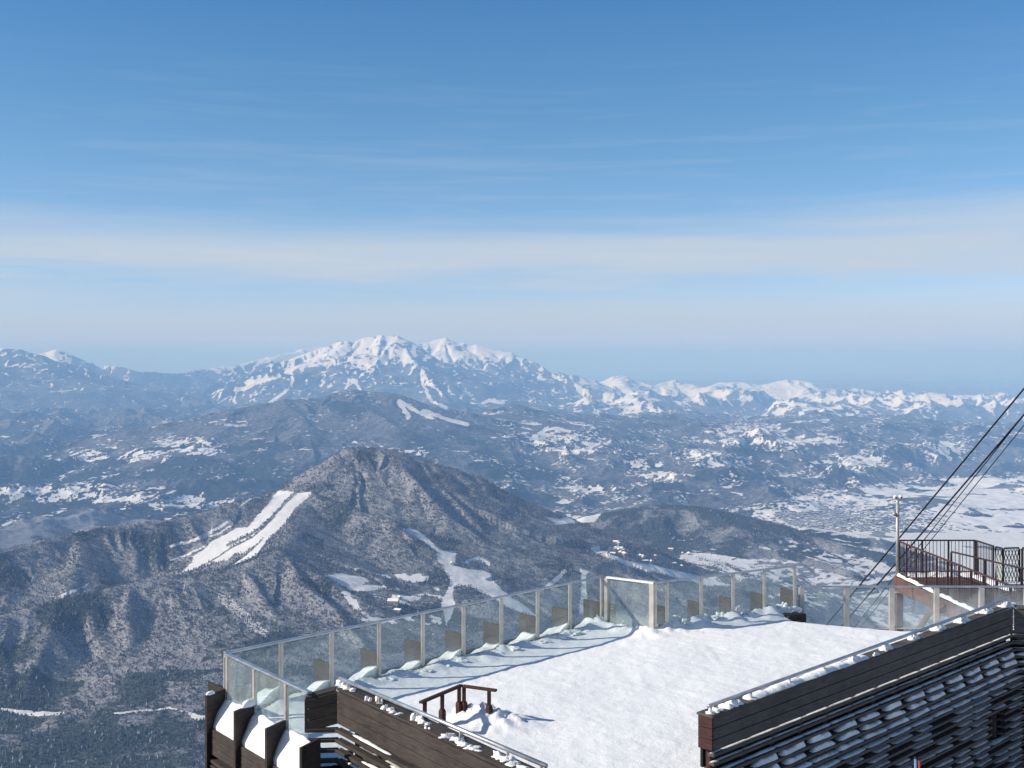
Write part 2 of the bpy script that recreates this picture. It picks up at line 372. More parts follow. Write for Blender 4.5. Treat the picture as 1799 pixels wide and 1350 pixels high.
snow = snow*(1-plain)+plain*(.1+.8*ss(.42, .6, fbm(X/900, Y/1900, 3, 430)))
for p, w in ((((415,684),(430,683),(452,672),(490,661)), 4.0), (((418,682),(412,705)), 1.6), (((505,648),(515,660),(514,678),(500,690),(475,708)), 2.4), (((500,655),(512,650)), 2.0),
             (((133,688),(145,705),(160,712),(200,720)), 4.2), (((130,719),(165,722),(200,721)), 2.5), (((160,700),(163,712)), 2), (((608,684),(615,668),(628,675),(637,690)), 2.2),
             (((742,668),(750,690),(760,706),(785,716)), 2.8), (((752,672),(775,690)), 2), (((810,700),(815,690),(830,695)), 2.4), (((845,712),(860,703),(885,708)), 3), (((540,640),(548,630)), 1.6), (((505,655),(515,644)), 1.6)):
    snow[line(px+fbm(X/300, Y/300, 2, 440)*2.0, py, p, w) & vis] = 1.0
con = np.clip(.45+.4*fbm(X/900, Y/1300, 3, 450), 0, 1)*(1-right*.5)
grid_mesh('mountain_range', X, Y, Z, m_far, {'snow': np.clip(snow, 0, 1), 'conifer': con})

# --- open sea and low coast beyond, and the steep slope below the terrace
m_sea, nt, b = mat('sea water'); b.inputs['Base Color'].default_value = (.03, .07, .11, 1); b.inputs['Roughness'].default_value = .35
gs = np.linspace(-260000, 260000, 60); gy = np.geomspace(70500, 180000, 40)
YY, XX = np.meshgrid(gy, gs, indexing='ij')
grid_mesh('sea', XX, YY, np.full(XX.shape, -1520.0), m_sea)

def wedge_slope(name, d0, d1, nr, nc, a0, a1):
    a = np.linspace(a0, a1, nc); r = np.geomspace(d0, d1, nr)
    RR, AA = np.meshgrid(r, a, indexing='ij')
    Xs, Ys = RR*np.sin(AA), RR*np.cos(AA)
    Zs = -14-.52*(RR-d0)
    Zs = smax(Zs, np.full(Zs.shape, -1165.0), 90)
    Zs = Zs+fbm(Xs/140, Ys/140, 4, 500)*np.clip(RR/40, 0, 14)
    t_ = ss(2300, 3050, Ys); bz = base(Xs, np.maximum(Ys, 3050)); Zs = Zs*(1-t_)+(bz-1.5)*t_
    Zs = np.where(Ys > 3120, Zs-60, Zs)
    sn = np.clip(.25+.5*fbm(Xs/60, Ys/60, 3, 510), 0, 1); cn_ = np.clip(.5+.5*fbm(Xs/90, Ys/90, 3, 520), 0, 1)
    return grid_mesh(name, Xs, Ys, Zs, m_near, {'snow': sn, 'conifer': cn_})
wedge_slope('hillside', 18, 3300, 240, 220, -1.5, 1.5)

# ------------------------------------------------------------------ the woods on the near mountain: real little trees, far too many to count
def sample(Xq, Yq):
    tx = (Xq/Yq-TANX[0])/(TANX[-1]-TANX[0])*(len(TANX)-1)
    ty = np.log(Yq/Dn[0])/math.log(Dn[-1]/Dn[0])*(len(Dn)-1)
    i = np.clip(ty.astype(int), 0, len(Dn)-2); j = np.clip(tx.astype(int), 0, len(TANX)-2); fy = ty-i; fx = tx-j
    z = (Zn[i, j]*(1-fx)+Zn[i, j+1]*fx)*(1-fy)+(Zn[i+1, j]*(1-fx)+Zn[i+1, j+1]*fx)*fy
    return z, SN[i, j], CN[i, j], VIS[i, j]

def build_forest(name, pts, H, W, template, tone, material, label, cat):
    """template: (k,3) verts of unit tree and tri list; one mesh for the whole wood"""
    tv, tf = template
    n, k = len(pts), len(tv)
    a = rng.random(n)*6.283; ca, sa = np.cos(a), np.sin(a)
    vx = (tv[None, :, 0]*ca[:, None]-tv[None, :, 1]*sa[:, None])*W[:, None]+pts[:, 0:1]
    vy = (tv[None, :, 0]*sa[:, None]+tv[None, :, 1]*ca[:, None])*W[:, None]+pts[:, 1:2]
    vz = tv[None, :, 2]*H[:, None]+pts[:, 2:3]
    jit = rng.normal(0, .10, (n, k, 3))*np.stack([W, W, H], 1)[:, None, :]*.6
    co = (np.stack([vx, vy, vz], 2)+jit).astype(np.float32).reshape(-1, 3)
    f = (np.asarray(tf, np.int32)[None]+(np.arange(n, dtype=np.int32)*k)[:, None, None]).reshape(-1, 3)
    me = bpy.data.meshes.new(name)
    me.vertices.add(len(co)); me.vertices.foreach_set('co', co.ravel())
    me.loops.add(f.size); me.loops.foreach_set('vertex_index', f.ravel())
    me.polygons.add(len(f)); me.polygons.foreach_set('loop_start', np.arange(0, f.size, 3, dtype=np.int32)); me.update()
    at = me.attributes.new('tone', 'FLOAT', 'POINT'); at.data.foreach_set('value', np.repeat(tone.astype(np.float32), k))
    me.materials.append(material)
    o = bpy.data.objects.new(name, me); COL.objects.link(o)
    return tag(o, label, cat, kind='stuff')

def tree_material(name, dark, light, snowy):
    m, nt, b = mat(name)
    t = nd(nt, 'ShaderNodeAttribute', attribute_name='tone').outputs['Fac']
    c = mixc(nt, t, dark, light)
    c = mixc(nt, ramp(nt, t, .88, 1.0), c, snowy)
    nt.links.new(c, b.inputs['Base Color']); b.inputs['Roughness'].default_value = .9; b.inputs['Specular IOR Level'].default_value = .1
    return m
def cone_tpl():
    v = [(0, 0, 1.0)]; f = []
    for i in range(5): v.append((math.cos(i*1.2566), math.sin(i*1.2566), .08+.06*(i % 2)))
    for i in range(5): f.append((0, 1+i, 1+(i+1) % 5))
    return np.array(v), f
def broom_tpl():
    v, f = [], []
    r = random.Random(3)
    for i in range(7):
        a = i*.9+r.random()*.4; x, y = math.cos(a), math.sin(a); q = .25
        base_ = len(v); sp = .55+.45*r.random()
        v += [(x*.12, y*.12, .05), (x*sp-y*q, y*sp+x*q, .55+.35*r.random()), (x*sp*.6+y*q, y*sp*.6-x*q, .8+.2*r.random())]
        f.append((base_, base_+1, base_+2))
    return np.array(v), f
N = 300000
tq = rng.random(N); Yq = np.sqrt(3100**2+(7900**2-3100**2)*tq); Xq = (rng.random(N)*(1950+180)-180-CX)/F*Yq
zq, sq, cq, vq = sample(Xq, Yq)
dens = np.where(sq > .6, .0, 1.0)*np.where(sq > .2, .75, 1.0)
cl_ = ss(-.25, .35, fbm(Xq/150, Yq/150, 3, 560))
keep = vq & (rng.random(N) < .35+.65*cl_) & (rng.random(N) < dens) & ((Yq < 6700) | (rng.random(N) < .45))
pxq = CX+Xq/Yq*F; pyq = HY-zq/Yq*F
keep &= ~((pxq > 1000) & (zq < -1180) & (rng.random(N) < .9))
isc = rng.random(N) < np.clip((cq-.44)*2.4, .03, .9)
def wood(sel, name, tpl, h0, h1, wr, m, label, cat):
    P_ = np.stack([Xq[sel], Yq[sel], zq[sel]-.6], 1); n = len(P_)
    H = rng.uniform(h0, h1, n); W = H*rng.uniform(*wr, n)
    build_forest(name, P_, H, W, tpl, rng.random(n), m, label, cat)
wood(keep & isc, 'evergreen_forest', cone_tpl(), 7, 14, (.22, .32), tree_material('evergreen needles', (.022, .034, .034), (.08, .095, .092), (.36, .39, .41)), 'dark evergreen trees dusted with snow covering the near mountain slopes', 'forest')
wood(keep & ~isc, 'bare_forest', broom_tpl(), 6, 11, (.34, .46), tree_material('bare twigs', (.10, .098, .108), (.23, .23, .245), (.42, .43, .45)), 'grey brown leafless woods covering the near mountain slopes', 'forest')
# ------------------------------------------------------------------ mesh helpers for the built things
class MB:
    def __init__(s): s.v, s.f = [], []
    def add(s, vs, fs):
        b = len(s.v); s.v += [tuple(v) for v in vs]; s.f += [tuple(b+i for i in f) for f in fs]; return s
    def hexa(s, p): return s.add(p, [(0,3,2,1),(4,5,6,7),(0,1,5,4),(1,2,6,5),(2,3,7,6),(3,0,4,7)])
    def box(s, c, ax, ay, az):
        """box centred at c with half-axis vectors"""
        c = Vector(c); ax, ay, az = Vector(ax), Vector(ay), Vector(az)
        return s.hexa([c-ax-ay-az, c+ax-ay-az, c+ax+ay-az, c-ax+ay-az, c-ax-ay+az, c+ax-ay+az, c+ax+ay+az, c-ax+ay+az])
    def bar(s, a, b, w, h, up=Vector((0, 0, 1))):
        """rectangular bar from a to b, w wide, h high"""
        a, b = Vector(a), Vector(b); d = b-a
        if d.length < 1e-6: return s
        side = d.cross(up)
        if side.length < 1e-6: side = Vector((1, 0, 0))
        side.normalize(); u = side.cross(d).normalized()
        return s.box((a+b)/2, d/2, side*w/2, u*h/2)
    def tube(s, pts, r, n=8, cap=True):
        pts = [Vector(p) for p in pts]; rings = []
        for i, p in enumerate(pts):
            t = (pts[min(i+1, len(pts)-1)]-pts[max(i-1, 0)]).normalized()
            x = t.cross(Vector((0, 0, 1)));  x = x.normalized() if x.length > 1e-4 else Vector((1, 0, 0)); y = t.cross(x)
            rr = r[i] if isinstance(r, (list, tuple)) else r
            rings.append([p+(x*math.cos(k*2*math.pi/n)+y*math.sin(k*2*math.pi/n))*rr for k in range(n)])
        vs = [q for ring in rings for q in ring]; fs = []
        for i in range(len(pts)-1):
            for k in range(n): fs.append((i*n+k, i*n+(k+1) % n, (i+1)*n+(k+1) % n, (i+1)*n+k))
        if cap: fs += [tuple(range(n))[::-1], tuple(range((len(pts)-1)*n, len(pts)*n))]
        return s.add(vs, fs)
    def lathe(s, c, prof, n=12):
        vs = [(c[0]+r*math.cos(k*2*math.pi/n), c[1]+r*math.sin(k*2*math.pi/n), c[2]+z) for r, z in prof for k in range(n)]
        fs = [(i*n+k, i*n+(k+1) % n, (i+1)*n+(k+1) % n, (i+1)*n+k) for i in range(len(prof)-1) for k in range(n)]
        return s.add(vs, fs)
    def build(s, name, m, parent=None, smooth=False, bevel=0.0):
        me = bpy.data.meshes.new(name); me.from_pydata(s.v, [], s.f); me.materials.append(m)
        bm = bmesh.new(); bm.from_mesh(me); bmesh.ops.recalc_face_normals(bm, faces=bm.faces)
        if bevel: bmesh.ops.bevel(bm, geom=bm.edges[:], offset=bevel, segments=1, affect='EDGES', clamp_overlap=True)
        bm.to_mesh(me); bm.free()
        if smooth: me.polygons.foreach_set('use_smooth', [True]*len(me.polygons))
        o = bpy.data.objects.new(name, me); COL.objects.link(o)
        if parent: o.parent = parent
        return o
def empty(name, label, cat, group=None):
    o = bpy.data.objects.new(name, None); COL.objects.link(o); return tag(o, label, cat, group)

# ------------------------------------------------------------------ materials
def timber(name, dark, light, sc=1.0):
    m, nt, b = mat(name)
    tc = nd(nt, 'ShaderNodeNewGeometry').outputs['Position']
    mp = nd(nt, 'ShaderNodeMapping', {0: tc}); mp.inputs['Scale'].default_value = (3*sc, 3*sc, 22*sc)
    g = noise(nt, mp.outputs[0], 1.6, 6, .65, .4); bl = noise(nt, tc, 1.3, 3, .5)
    c = mixc(nt, ramp(nt, math_(nt, 'ADD', math_(nt, 'MULTIPLY', g, .65), math_(nt, 'MULTIPLY', bl, .35)), .36, .66), dark, light)
    sp = ramp(nt, noise(nt, tc, 26, 2, .5), .70, .78)                  # frost flecks and worn grey spots
    c = mixc(nt, math_(nt, 'MULTIPLY', sp, .35), c, (.35, .34, .33))
    nt.links.new(c, b.inputs['Base Color']); b.inputs['Roughness'].default_value = .75; b.inputs['Specular IOR Level'].default_value = .25
    bp = nd(nt, 'ShaderNodeBump', {'Height': g, 'Strength': .5, 'Distance': .01}); nt.links.new(bp.outputs[0], b.inputs['Normal'])
    return m
def metal(name, c0, c1, met=.6, rough=.4):
    m, nt, b = mat(name)
    tc = nd(nt, 'ShaderNodeNewGeometry').outputs['Position']
    n = noise(nt, tc, 5, 4, .6)
    nt.links.new(mixc(nt, ramp(nt, n, .35, .7), c0, c1), b.inputs['Base Color'])
    nt.links.new(math_(nt, 'ADD', math_(nt, 'MULTIPLY', n, .25), rough-.12), b.inputs['Roughness']); b.inputs['Metallic'].default_value = met
    return m
def snow_mat(name, bump=.04, sc=9.0, specks=False):
    m, nt, b = mat(name)
    tc = nd(nt, 'ShaderNodeNewGeometry').outputs['Position']
    n1 = noise(nt, tc, sc, 5, .62); n2 = noise(nt, tc, sc*.22, 3, .5); n3 = noise(nt, tc, sc*6, 2, .5)
    c = mixc(nt, n2, (.84, .85, .865), (.90, .905, .91))
    if specks:
        sp = math_(nt, 'MULTIPLY', ramp(nt, n3, .66, .72), ramp(nt, noise(nt, tc, 3.1, 2, .5), .50, .62))
        c = mixc(nt, math_(nt, 'MULTIPLY', sp, .35), c, (.50, .48, .44))
    nt.links.new(c, b.inputs['Base Color']); b.inputs['Roughness'].default_value = .7; b.inputs['Specular IOR Level'].default_value = .2
    h = math_(nt, 'ADD', math_(nt, 'MULTIPLY', n1, 1.0), math_(nt, 'MULTIPLY', n3, .35))
    bp = nd(nt, 'ShaderNodeBump', {'Height': h, 'Strength': .8, 'Distance': bump}); nt.links.new(bp.outputs[0], b.inputs['Normal'])
    return m
m_brown = timber('dark brown stained timber', (.028, .023, .021), (.078, .064, .057))
m_brown2 = timber('weathered brown board', (.028, .025, .022), (.070, .063, .056))
m_shade = timber('brown timber lightened for shaded wall', (.055, .048, .045), (.125, .112, .106))  # paler copy of the stained brown, lifting the wall that stands in shade
m_red = timber('red brown stained timber', (.038, .016, .014), (.085, .040, .034))
m_strut = timber('raw orange brown timber', (.11, .060, .042), (.24, .15, .11))
m_deckw = timber('walkway planks', (.060, .042, .036), (.16, .115, .095))
m_alu = metal('champagne aluminium', (.50, .47, .43), (.66, .63, .58), .55, .42)
m_rail = metal('brushed steel rail', (.42, .44, .47), (.62, .63, .65), .75, .38)
m_darkrail = metal('dark painted steel', (.030, .022, .030), (.07, .045, .05), .2, .5)
m_rust = metal('rusty painted steel beam', (.085, .055, .048), (.24, .10, .06), .1, .7)
m_black = metal('black paint', (.010, .010, .012), (.025, .025, .027), .1, .5)
m_yel = metal('yellow paint', (.42, .38, .12), (.55, .50, .22), .0, .5)
m_white = metal('white paint', (.72, .72, .72), (.82, .82, .82), .0, .5)
m_grey = metal('galvanised grey', (.34, .33, .34), (.50, .48, .48), .4, .5)
m_cable = metal('greased steel rope', (.014, .014, .024), (.035, .035, .05), .3, .5)
m_redp = metal('red paint', (.40, .03, .02), (.50, .05, .03), 0, .5)
m_bluep = metal('blue paint', (.10, .20, .42), (.16, .28, .50), 0, .5)
m_void = metal('near black shade behind slats', (.008, .008, .008), (.014, .013, .013), 0, .9)  # near-black colour painted in for the shade behind the right wall's slats
m_snowdeck = snow_mat('trodden deck snow', .020, 9.0, True)
m_snow = snow_mat('fresh snow', .02, 14.0)

gl = bpy.data.materials.new('clear guard glass'); gl.use_nodes = True; nt = gl.node_tree; nt.nodes.clear()
out = nt.nodes.new('ShaderNodeOutputMaterial')
tr = nd(nt, 'ShaderNodeBsdfTransparent', {0: (.925, .962, .960, 1)}); go = nd(nt, 'ShaderNodeBsdfGlossy', {'Color': (1, 1, 1, 1), 'Roughness': .02})
lw = nd(nt, 'ShaderNodeLayerWeight', {'Blend': .5}).outputs['Facing']
frs = math_(nt, 'ADD', .02, math_(nt, 'MULTIPLY', math_(nt, 'POWER', lw, 4.0), .5))
mx = nd(nt, 'ShaderNodeMixShader', {0: frs, 1: tr.outputs[0], 2: go.outputs[0]})
tc = nd(nt, 'ShaderNodeNewGeometry').outputs['Position']
mpg = nd(nt, 'ShaderNodeMapping', {0: tc}); mpg.inputs['Scale'].default_value = (1, 1, .45)
sm = ramp(nt, noise(nt, mpg.outputs[0], 3.2, 5, .62, .5), .42, .80)
zz = nd(nt, 'ShaderNodeSeparateXYZ', {0: tc}).outputs[2]
low = ramp(nt, math_(nt, 'ADD', zz, math_(nt, 'MULTIPLY', noise(nt, tc, 2.2, 4, .55), 1.0)), -5.02, -5.45)   # frost gathers low on the panes
df = nd(nt, 'ShaderNodeBsdfDiffuse', {0: (.80, .86, .86, 1)})
fac = math_(nt, 'ADD', math_(nt, 'ADD', .05, math_(nt, 'MULTIPLY', sm, .08)), math_(nt, 'MULTIPLY', low, .17), True)
mx2 = nd(nt, 'ShaderNodeMixShader', {0: fac, 1: mx.outputs[0], 2: df.outputs[0]}); nt.links.new(mx2.outputs[0], out.inputs[0])

# ------------------------------------------------------------------ lumps of snow
def lump(mb, c, rx, ry, rz, seed, n=14, rough=.28, flat=True):
    """a knobbly heap, open underneath where it lies"""
    r = np.random.default_rng(seed); ph = r.random(8)*6.28; vs = []; m = 7
    for i in range(m+1):
        th = (i/m)*(math.pi/2 if flat else math.pi)
        for k in range(n):
            a = k*2*math.pi/n
            q = 1+rough*(math.sin(2*a+ph[0])*.5+math.sin(5*a+3*th+ph[1])*.35+math.sin(7*th+3*a+ph[2])*.3+r.normal()*.16)*math.sin(th+.25)
            vs.append((c[0]+rx*math.sin(th)*math.cos(a)*q, c[1]+ry*math.sin(th)*math.sin(a)*q, c[2]+rz*math.cos(th)*q))
    fs = [(i*n+k, (i+1)*n+k, (i+1)*n+(k+1) % n, i*n+(k+1) % n) for i in range(m) for k in range(n)]
    mb.add(vs, fs)
def heap_quad(mb, p00, p10, p11, p01, zfun, n=14, m=12, skirt=.25):
    """snow surface over a quad (bilinear), height from zfun(u, v), with a skirt closing its edges"""
    vs = []
    P = [[None]*(m+1) for _ in range(n+1)]
    for i in range(n+1):
        for j in range(m+1):
            u, v = i/n, j/m
            x = (p00[0]*(1-u)+p10[0]*u)*(1-v)+(p01[0]*(1-u)+p11[0]*u)*v; y = (p00[1]*(1-u)+p10[1]*u)*(1-v)+(p01[1]*(1-u)+p11[1]*u)*v
            vs.append((x, y, zfun(u, v)))
    W = m+1; fs = [(i*W+j, (i+1)*W+j, (i+1)*W+j+1, i*W+j+1) for i in range(n) for j in range(m)]
    edge = [(i, 0) for i in range(n+1)]+[(n, j) for j in range(1, m+1)]+[(i, m) for i in range(n-1, -1, -1)]+[(0, j) for j in range(m-1, 0, -1)]
    b = len(vs); vs += [(vs[i*W+j][0], vs[i*W+j][1], vs[i*W+j][2]-skirt) for i, j in edge]
    L = len(edge)
    for k in range(L):
        a0 = edge[k][0]*W+edge[k][1]; a1 = edge[(k+1) % L][0]*W+edge[(k+1) % L][1]
        fs.append((a0, a1, b+(k+1) % L, b+k))
    mb.add(vs, fs)

# ------------------------------------------------------------------ where things stand
ZD, ZT = -6.0, -4.88
def onA(px): y = 1147.3-(1147.3-1013.3)/(1058-398)*(px-398); p = G(px, y, ZT); return Vector((p.x, p.y))
def onB(px): y = 1024.5-(30.0/249)*(px-1150); p = G(px, y, ZT); return Vector((p.x, p.y))
A = [onA(p) for p in (398, 495, 584, 667, 744, 815.5, 882, 945.5, 1002.5, 1058)]
B = [onB(p) for p in (1152, 1173, 1233, 1289, 1344, 1397)]
q0 = G(398, 1149, ZT); q3 = G(565, 1227, ZT)
L_ = [Vector((q0.x, q0.y)).lerp(Vector((q3.x, q3.y)), t) for t in (0, 1/3, 2/3, 1)]
g0 = G(1067, 1014.5, ZT); g1 = G(1147, 1024.3, ZT); GT = [Vector((g0.x, g0.y)), Vector((g1.x, g1.y))]
DC = 28.3; C_ = [Vector(((p-CX)/F*DC, DC)) for p in (1409, 1488, 1567, 1646, 1725, 1804, 1883)]
zC = -(1031-HY)/F*DC; zCb = -(1107-HY)/F*DC

def glass_fence(name, label, pts, zt, zb, pw=.062, cap_dark=True, zfoot=None, lastpost=True):
    t = empty(name, label, 'glass fence', 'glass guard fences around the terrace')
    n = len(pts)
    for i, p in enumerate(pts):
        if i == n-1 and not lastpost: break
        d = (pts[min(i+1, n-1)]-pts[max(i-1, 0)]).normalized(); d3 = Vector((d.x, d.y, 0)); n3 = Vector((-d.y, d.x, 0))
        mb = MB(); z0 = zfoot if zfoot is not None else zb-.25
        mb.box((p.x, p.y, (zt-.02+z0)/2), d3*pw/2, n3*pw*.45, (0, 0, (zt-.02-z0)/2))
        mb.box((p.x, p.y, (zt-.06+zb)/2), d3*(pw/2+.012), n3*.012, (0, 0, (zt-.06-zb)/2))     # glazing lip
        mb.build('post', m_alu, t, bevel=.003)
    for a, b in zip(pts, pts[1:]):
        d = (b-a).normalized(); d3 = Vector((d.x, d.y, 0)); n3 = Vector((-d.y, d.x, 0)); L = (b-a).length
        c = (a+b)/2
        MB().box((c.x, c.y, (zt-.05+zb)/2), d3*(L/2-pw/2-.002), n3*.005, (0, 0, (zt-.05-zb)/2)).build('glass_pane', gl, t)
        MB().box((c.x, c.y, zb-.02), d3*(L/2-pw/2-.002), n3*.022, (0, 0, .02)).build('bottom_rail', m_alu, t, bevel=.003)
    a, b = pts[0], pts[-1]; d = (b-a).normalized(); e = d*.03
    MB().bar((a.x-e.x, a.y-e.y, zt+.001), (b.x+e.x, b.y+e.y, zt+.001), .085, .036).build('handrail', m_rail, t, bevel=.006)
    return t
glass_fence('glass_fence', 'longest glass fence with nine tall panes rising from the left corner', A, ZT, ZD+.10)
glass_fence('glass_fence', 'short glass fence at the left corner above the snow filled planters', [L_[0]+(L_[1]-L_[0]).normalized()*.075]+L_[1:3]+[L_[2].lerp(L_[3], .66)], ZT, ZD+.10, zfoot=-6.6, lastpost=False)
glass_fence('glass_fence', 'glass fence of four wide panes and one narrow pane right of the gate', B, ZT, ZD+.08)
glass_fence('glass_fence', 'low glass fence below the railed lookout on the right', C_, zC, zCb+.06, pw=.115, zfoot=-7.6)
# the single pane between the two long runs
gt = empty('glass_gate', 'single pane glass gate with a white lit top rail between two fences', 'glass gate')
dg = (GT[1]-GT[0]).normalized(); dg3 = Vector((dg.x, dg.y, 0)); ng3 = Vector((-dg.y, dg.x, 0)); Lg = (GT[1]-GT[0]).length
for p, w_ in ((GT[0], .085), (GT[1], .115)):
    MB().box((p.x, p.y, (ZT-.02+ZD-.2)/2), dg3*w_/2, ng3*.05, (0, 0, (ZT-.02-ZD+.2)/2)).build('post', m_alu, gt, bevel=.004)
cg = (GT[0]+GT[1])/2
MB().box((cg.x, cg.y, (ZT-.05+ZD+.09)/2), dg3*(Lg/2-.07), ng3*.005, (0, 0, (ZT-.05-ZD-.09)/2)).build('glass_pane', gl, gt)
MB().bar((GT[0].x, GT[0].y, ZT+.001), (GT[1].x+dg.x*.05, GT[1].y+dg.y*.05, ZT+.001), .10, .04).build('top_rail', m_white, gt, bevel=.006)
MB().bar((GT[0].x+dg.x*.06, GT[0].y+dg.y*.06, ZD+.06), (GT[1].x-dg.x*.08, GT[1].y-dg.y*.08, ZD+.06), .05, .05).build('bottom_rail', m_white, gt, bevel=.004)

# ------------------------------------------------------------------ snow on the deck
U45 = Vector((.7071, .7071)); N45 = Vector((.7071, -.7071))
TL = -4.85
PL0 = Vector(G(593, 1213, TL)[:2]); dl = (Vector(G(881, 1350, TL)[:2])-PL0).normalized(); nl = Vector((dl.y, -dl.x))      # left parapet: nl points to the outside
if nl.x > 0: nl = -nl
PL9 = PL0+dl*7.0; PLr = Vector(V(541, 1228, 17.43)[:2]); DZR = V(541, 1228, 17.43).z-TL
PR0 = Vector(G(1255, 1259, -5.2)[:2]); PR1 = Vector(G(1781, 1069, -5.2)[:2]); dr = (PR1-PR0).normalized(); nr_ = Vector((dr.y, -dr.x))   # right parapet, nr_ towards camera/right
PR2 = PR1+Vector((2.6, -.35))
deck_poly = [A[0], A[-1], GT[0], GT[1], B[-1], Vector((7.0, 28.25)), Vector((13.0, 28.25)), Vector((12.5, 24.9)), PR1-nr_*.05, PR0-nr_*.12, PR0-nr_*.12-dr*.1, Vector((5.2, 12.0)), Vector((1.0, 12.0)), PL9, PL0-nl*.1, PLr, L_[2]-Vector((.05, 0)), L_[0]]
x0, x1, y0, y1 = -5.6, 13.2, 12.0, 28.6; st = .055
gx = np.arange(x0, x1, st); gy = np.arange(y0, y1, st); XX, YY = np.meshgrid(gx, gy)
ZZ = ZD+.03+fbm(XX*.5, YY*.5, 2, 600)*.030+fbm(XX*3.0, YY*3.0, 4, 610)*.0075+np.abs(fbm(XX*9, YY*9, 2, 620))*.006
fp = rid(XX*1.9, YY*1.9, 3, 630)-.9; ZZ += np.clip(fp, -.4, .5)*.007
def segd(p, q):
    d = q-p; t = np.clip(((XX-p.x)*d.x+(YY-p.y)*d.y)/d.length_squared, 0, 1); return np.hypot(XX-p.x-t*d.x, YY-p.y-t*d.y)
for (p, q, h_, w_) in ((A[1], A[-1], .10, .35), (B[0], B[-1], .16, .40), (GT[0], GT[0].lerp(GT[1], .55), .10, .4)):
    dd = segd(p, q); ZZ += h_*np.exp(-(dd/w_)**2)*(.55+.9*np.clip(fbm(XX*2.2, YY*2.2, 3, 640)+.4, 0, 1.4))
wr = G(850, 1266, -6.0)
ZZ += .20*np.exp(-(((XX-wr.x)/.42)**2+((YY-wr.y+.10)/.26)**2))*(1+.6*fbm(XX*6, YY*6, 3, 650))
ZZ += .10*np.exp(-(((XX-wr.x-.25)/.55)**2+((YY-wr.y+.3)/.35)**2))*(1+.8*fbm(XX*5, YY*5, 3, 655))
edge = ss(0, .6, YY-(27.0-np.clip(XX-6.6, 0, 3)*.42))*ss(6.3, 6.7, XX); ZZ = ZZ-edge*.52
ins = poly(XX, YY, [(p.x, p.y) for p in deck_poly])
idx = -np.ones(XX.shape, int)
vsn, fsn = [], []
H_, W_ = XX.shape
fm = ins[:-1, :-1] & ins[1:, :-1] & ins[:-1, 1:] & ins[1:, 1:]
use = np.zeros_like(ins); use[:-1, :-1] |= fm; use[1:, :-1] |= fm; use[:-1, 1:] |= fm; use[1:, 1:] |= fm
idx[use] = np.arange(use.sum())
co = np.stack([XX[use], YY[use], ZZ[use]], 1)
fi, fj = np.nonzero(fm); q = np.stack([idx[fi, fj], idx[fi, fj+1], idx[fi+1, fj+1], idx[fi+1, fj]], 1)
me = bpy.data.meshes.new('snow_ground'); me.from_pydata(co.tolist(), [], q.tolist()); me.materials.append(m_snowdeck)
me.polygons.foreach_set('use_smooth', [True]*len(me.polygons))
so_ = bpy.data.objects.new('snow_ground', me); COL.objects.link(so_); tag(so_, kind='structure')
# the deck slab under the snow
slab = MB(); n_ = len(deck_poly)
slab.add([(p.x, p.y, -6.55) for p in deck_poly]+[(p.x, p.y, -6.9) for p in deck_poly], [tuple(range(n_)), tuple(range(2*n_-1, n_-1, -1))]+[(i, (i+1) % n_, n_+(i+1) % n_, n_+i) for i in range(n_)])
tag(slab.build('deck_floor', m_brown), kind='structure')
# dark kerb under the end of the right fence
k0 = G(1377, 1084, -5.93); k1 = G(1408, 1079, -5.93)
tag(MB().bar(k0-Vector((0, 0, .06)), k1-Vector((0, 0, .06)), .35, .2).build('kerb', m_brown, bevel=.01), 'dark timber kerb block at the end of the right glass fence', 'kerb')

# ------------------------------------------------------------------ boards, planter fronts and the snow caught in them, outside the glass
pw_ = empty('timber_planter', 'dark brown timber planter boxes with upright divider boards outside the left corner', 'planter')
FO = Vector((-.215, -.46)); FZ = -5.44
def board(p, off, zt, zb, parent, m=m_brown, th=.045, nm='divider_board', s0=.04):
    d = off.normalized(); a = p+d*s0; b = p+off; n = Vector((-d.y, d.x, 0))*th/2; D3 = Vector((b.x-a.x, b.y-a.y, 0))/2
    c = (a+b)/2
    return MB().box((c.x, c.y, (zt+zb)/2), D3, n, (0, 0, (zt-zb)/2)).build(nm, m, parent, bevel=.004)
lb = empty  # (alias kept short)
for i, p in enumerate(L_): board(p, FO, FZ, -9.0, pw_)
for i in range(3):
    a = L_[i]+FO*.76; b = L_[i+1]+FO*.76; d = (b-a).normalized(); a = a+d*.03; b = b-d*.03
    for k in range(3):
        z = -5.99-.14*k
        MB().bar((a.x, a.y, z-.067), (b.x, b.y, z-.067), .035, .131).build('plank', m_brown, pw_, bevel=.004)
    for k in range(8):
        z = -6.58-.17*k; MB().bar((a.x, a.y, z), (b.x, b.y, z), .10, .04).build('slat', m_brown, pw_, bevel=.004)
    c = (L_[i]+L_[i+1])/2+FO*.3
    MB().bar((L_[i].x+FO.x*.3, L_[i].y+FO.y*.3, -6.5), (L_[i+1].x+FO.x*.3, L_[i+1].y+FO.y*.3, -6.5), .5, .05).build('shelf', m_brown, pw_)
heaplab = ['tall snow heap between the outermost two upright boards at the left corner', 'middle snow heap between upright boards below the short glass fence', 'snow heap beside the slatted parapet wall, nearest of the three planter heaps']
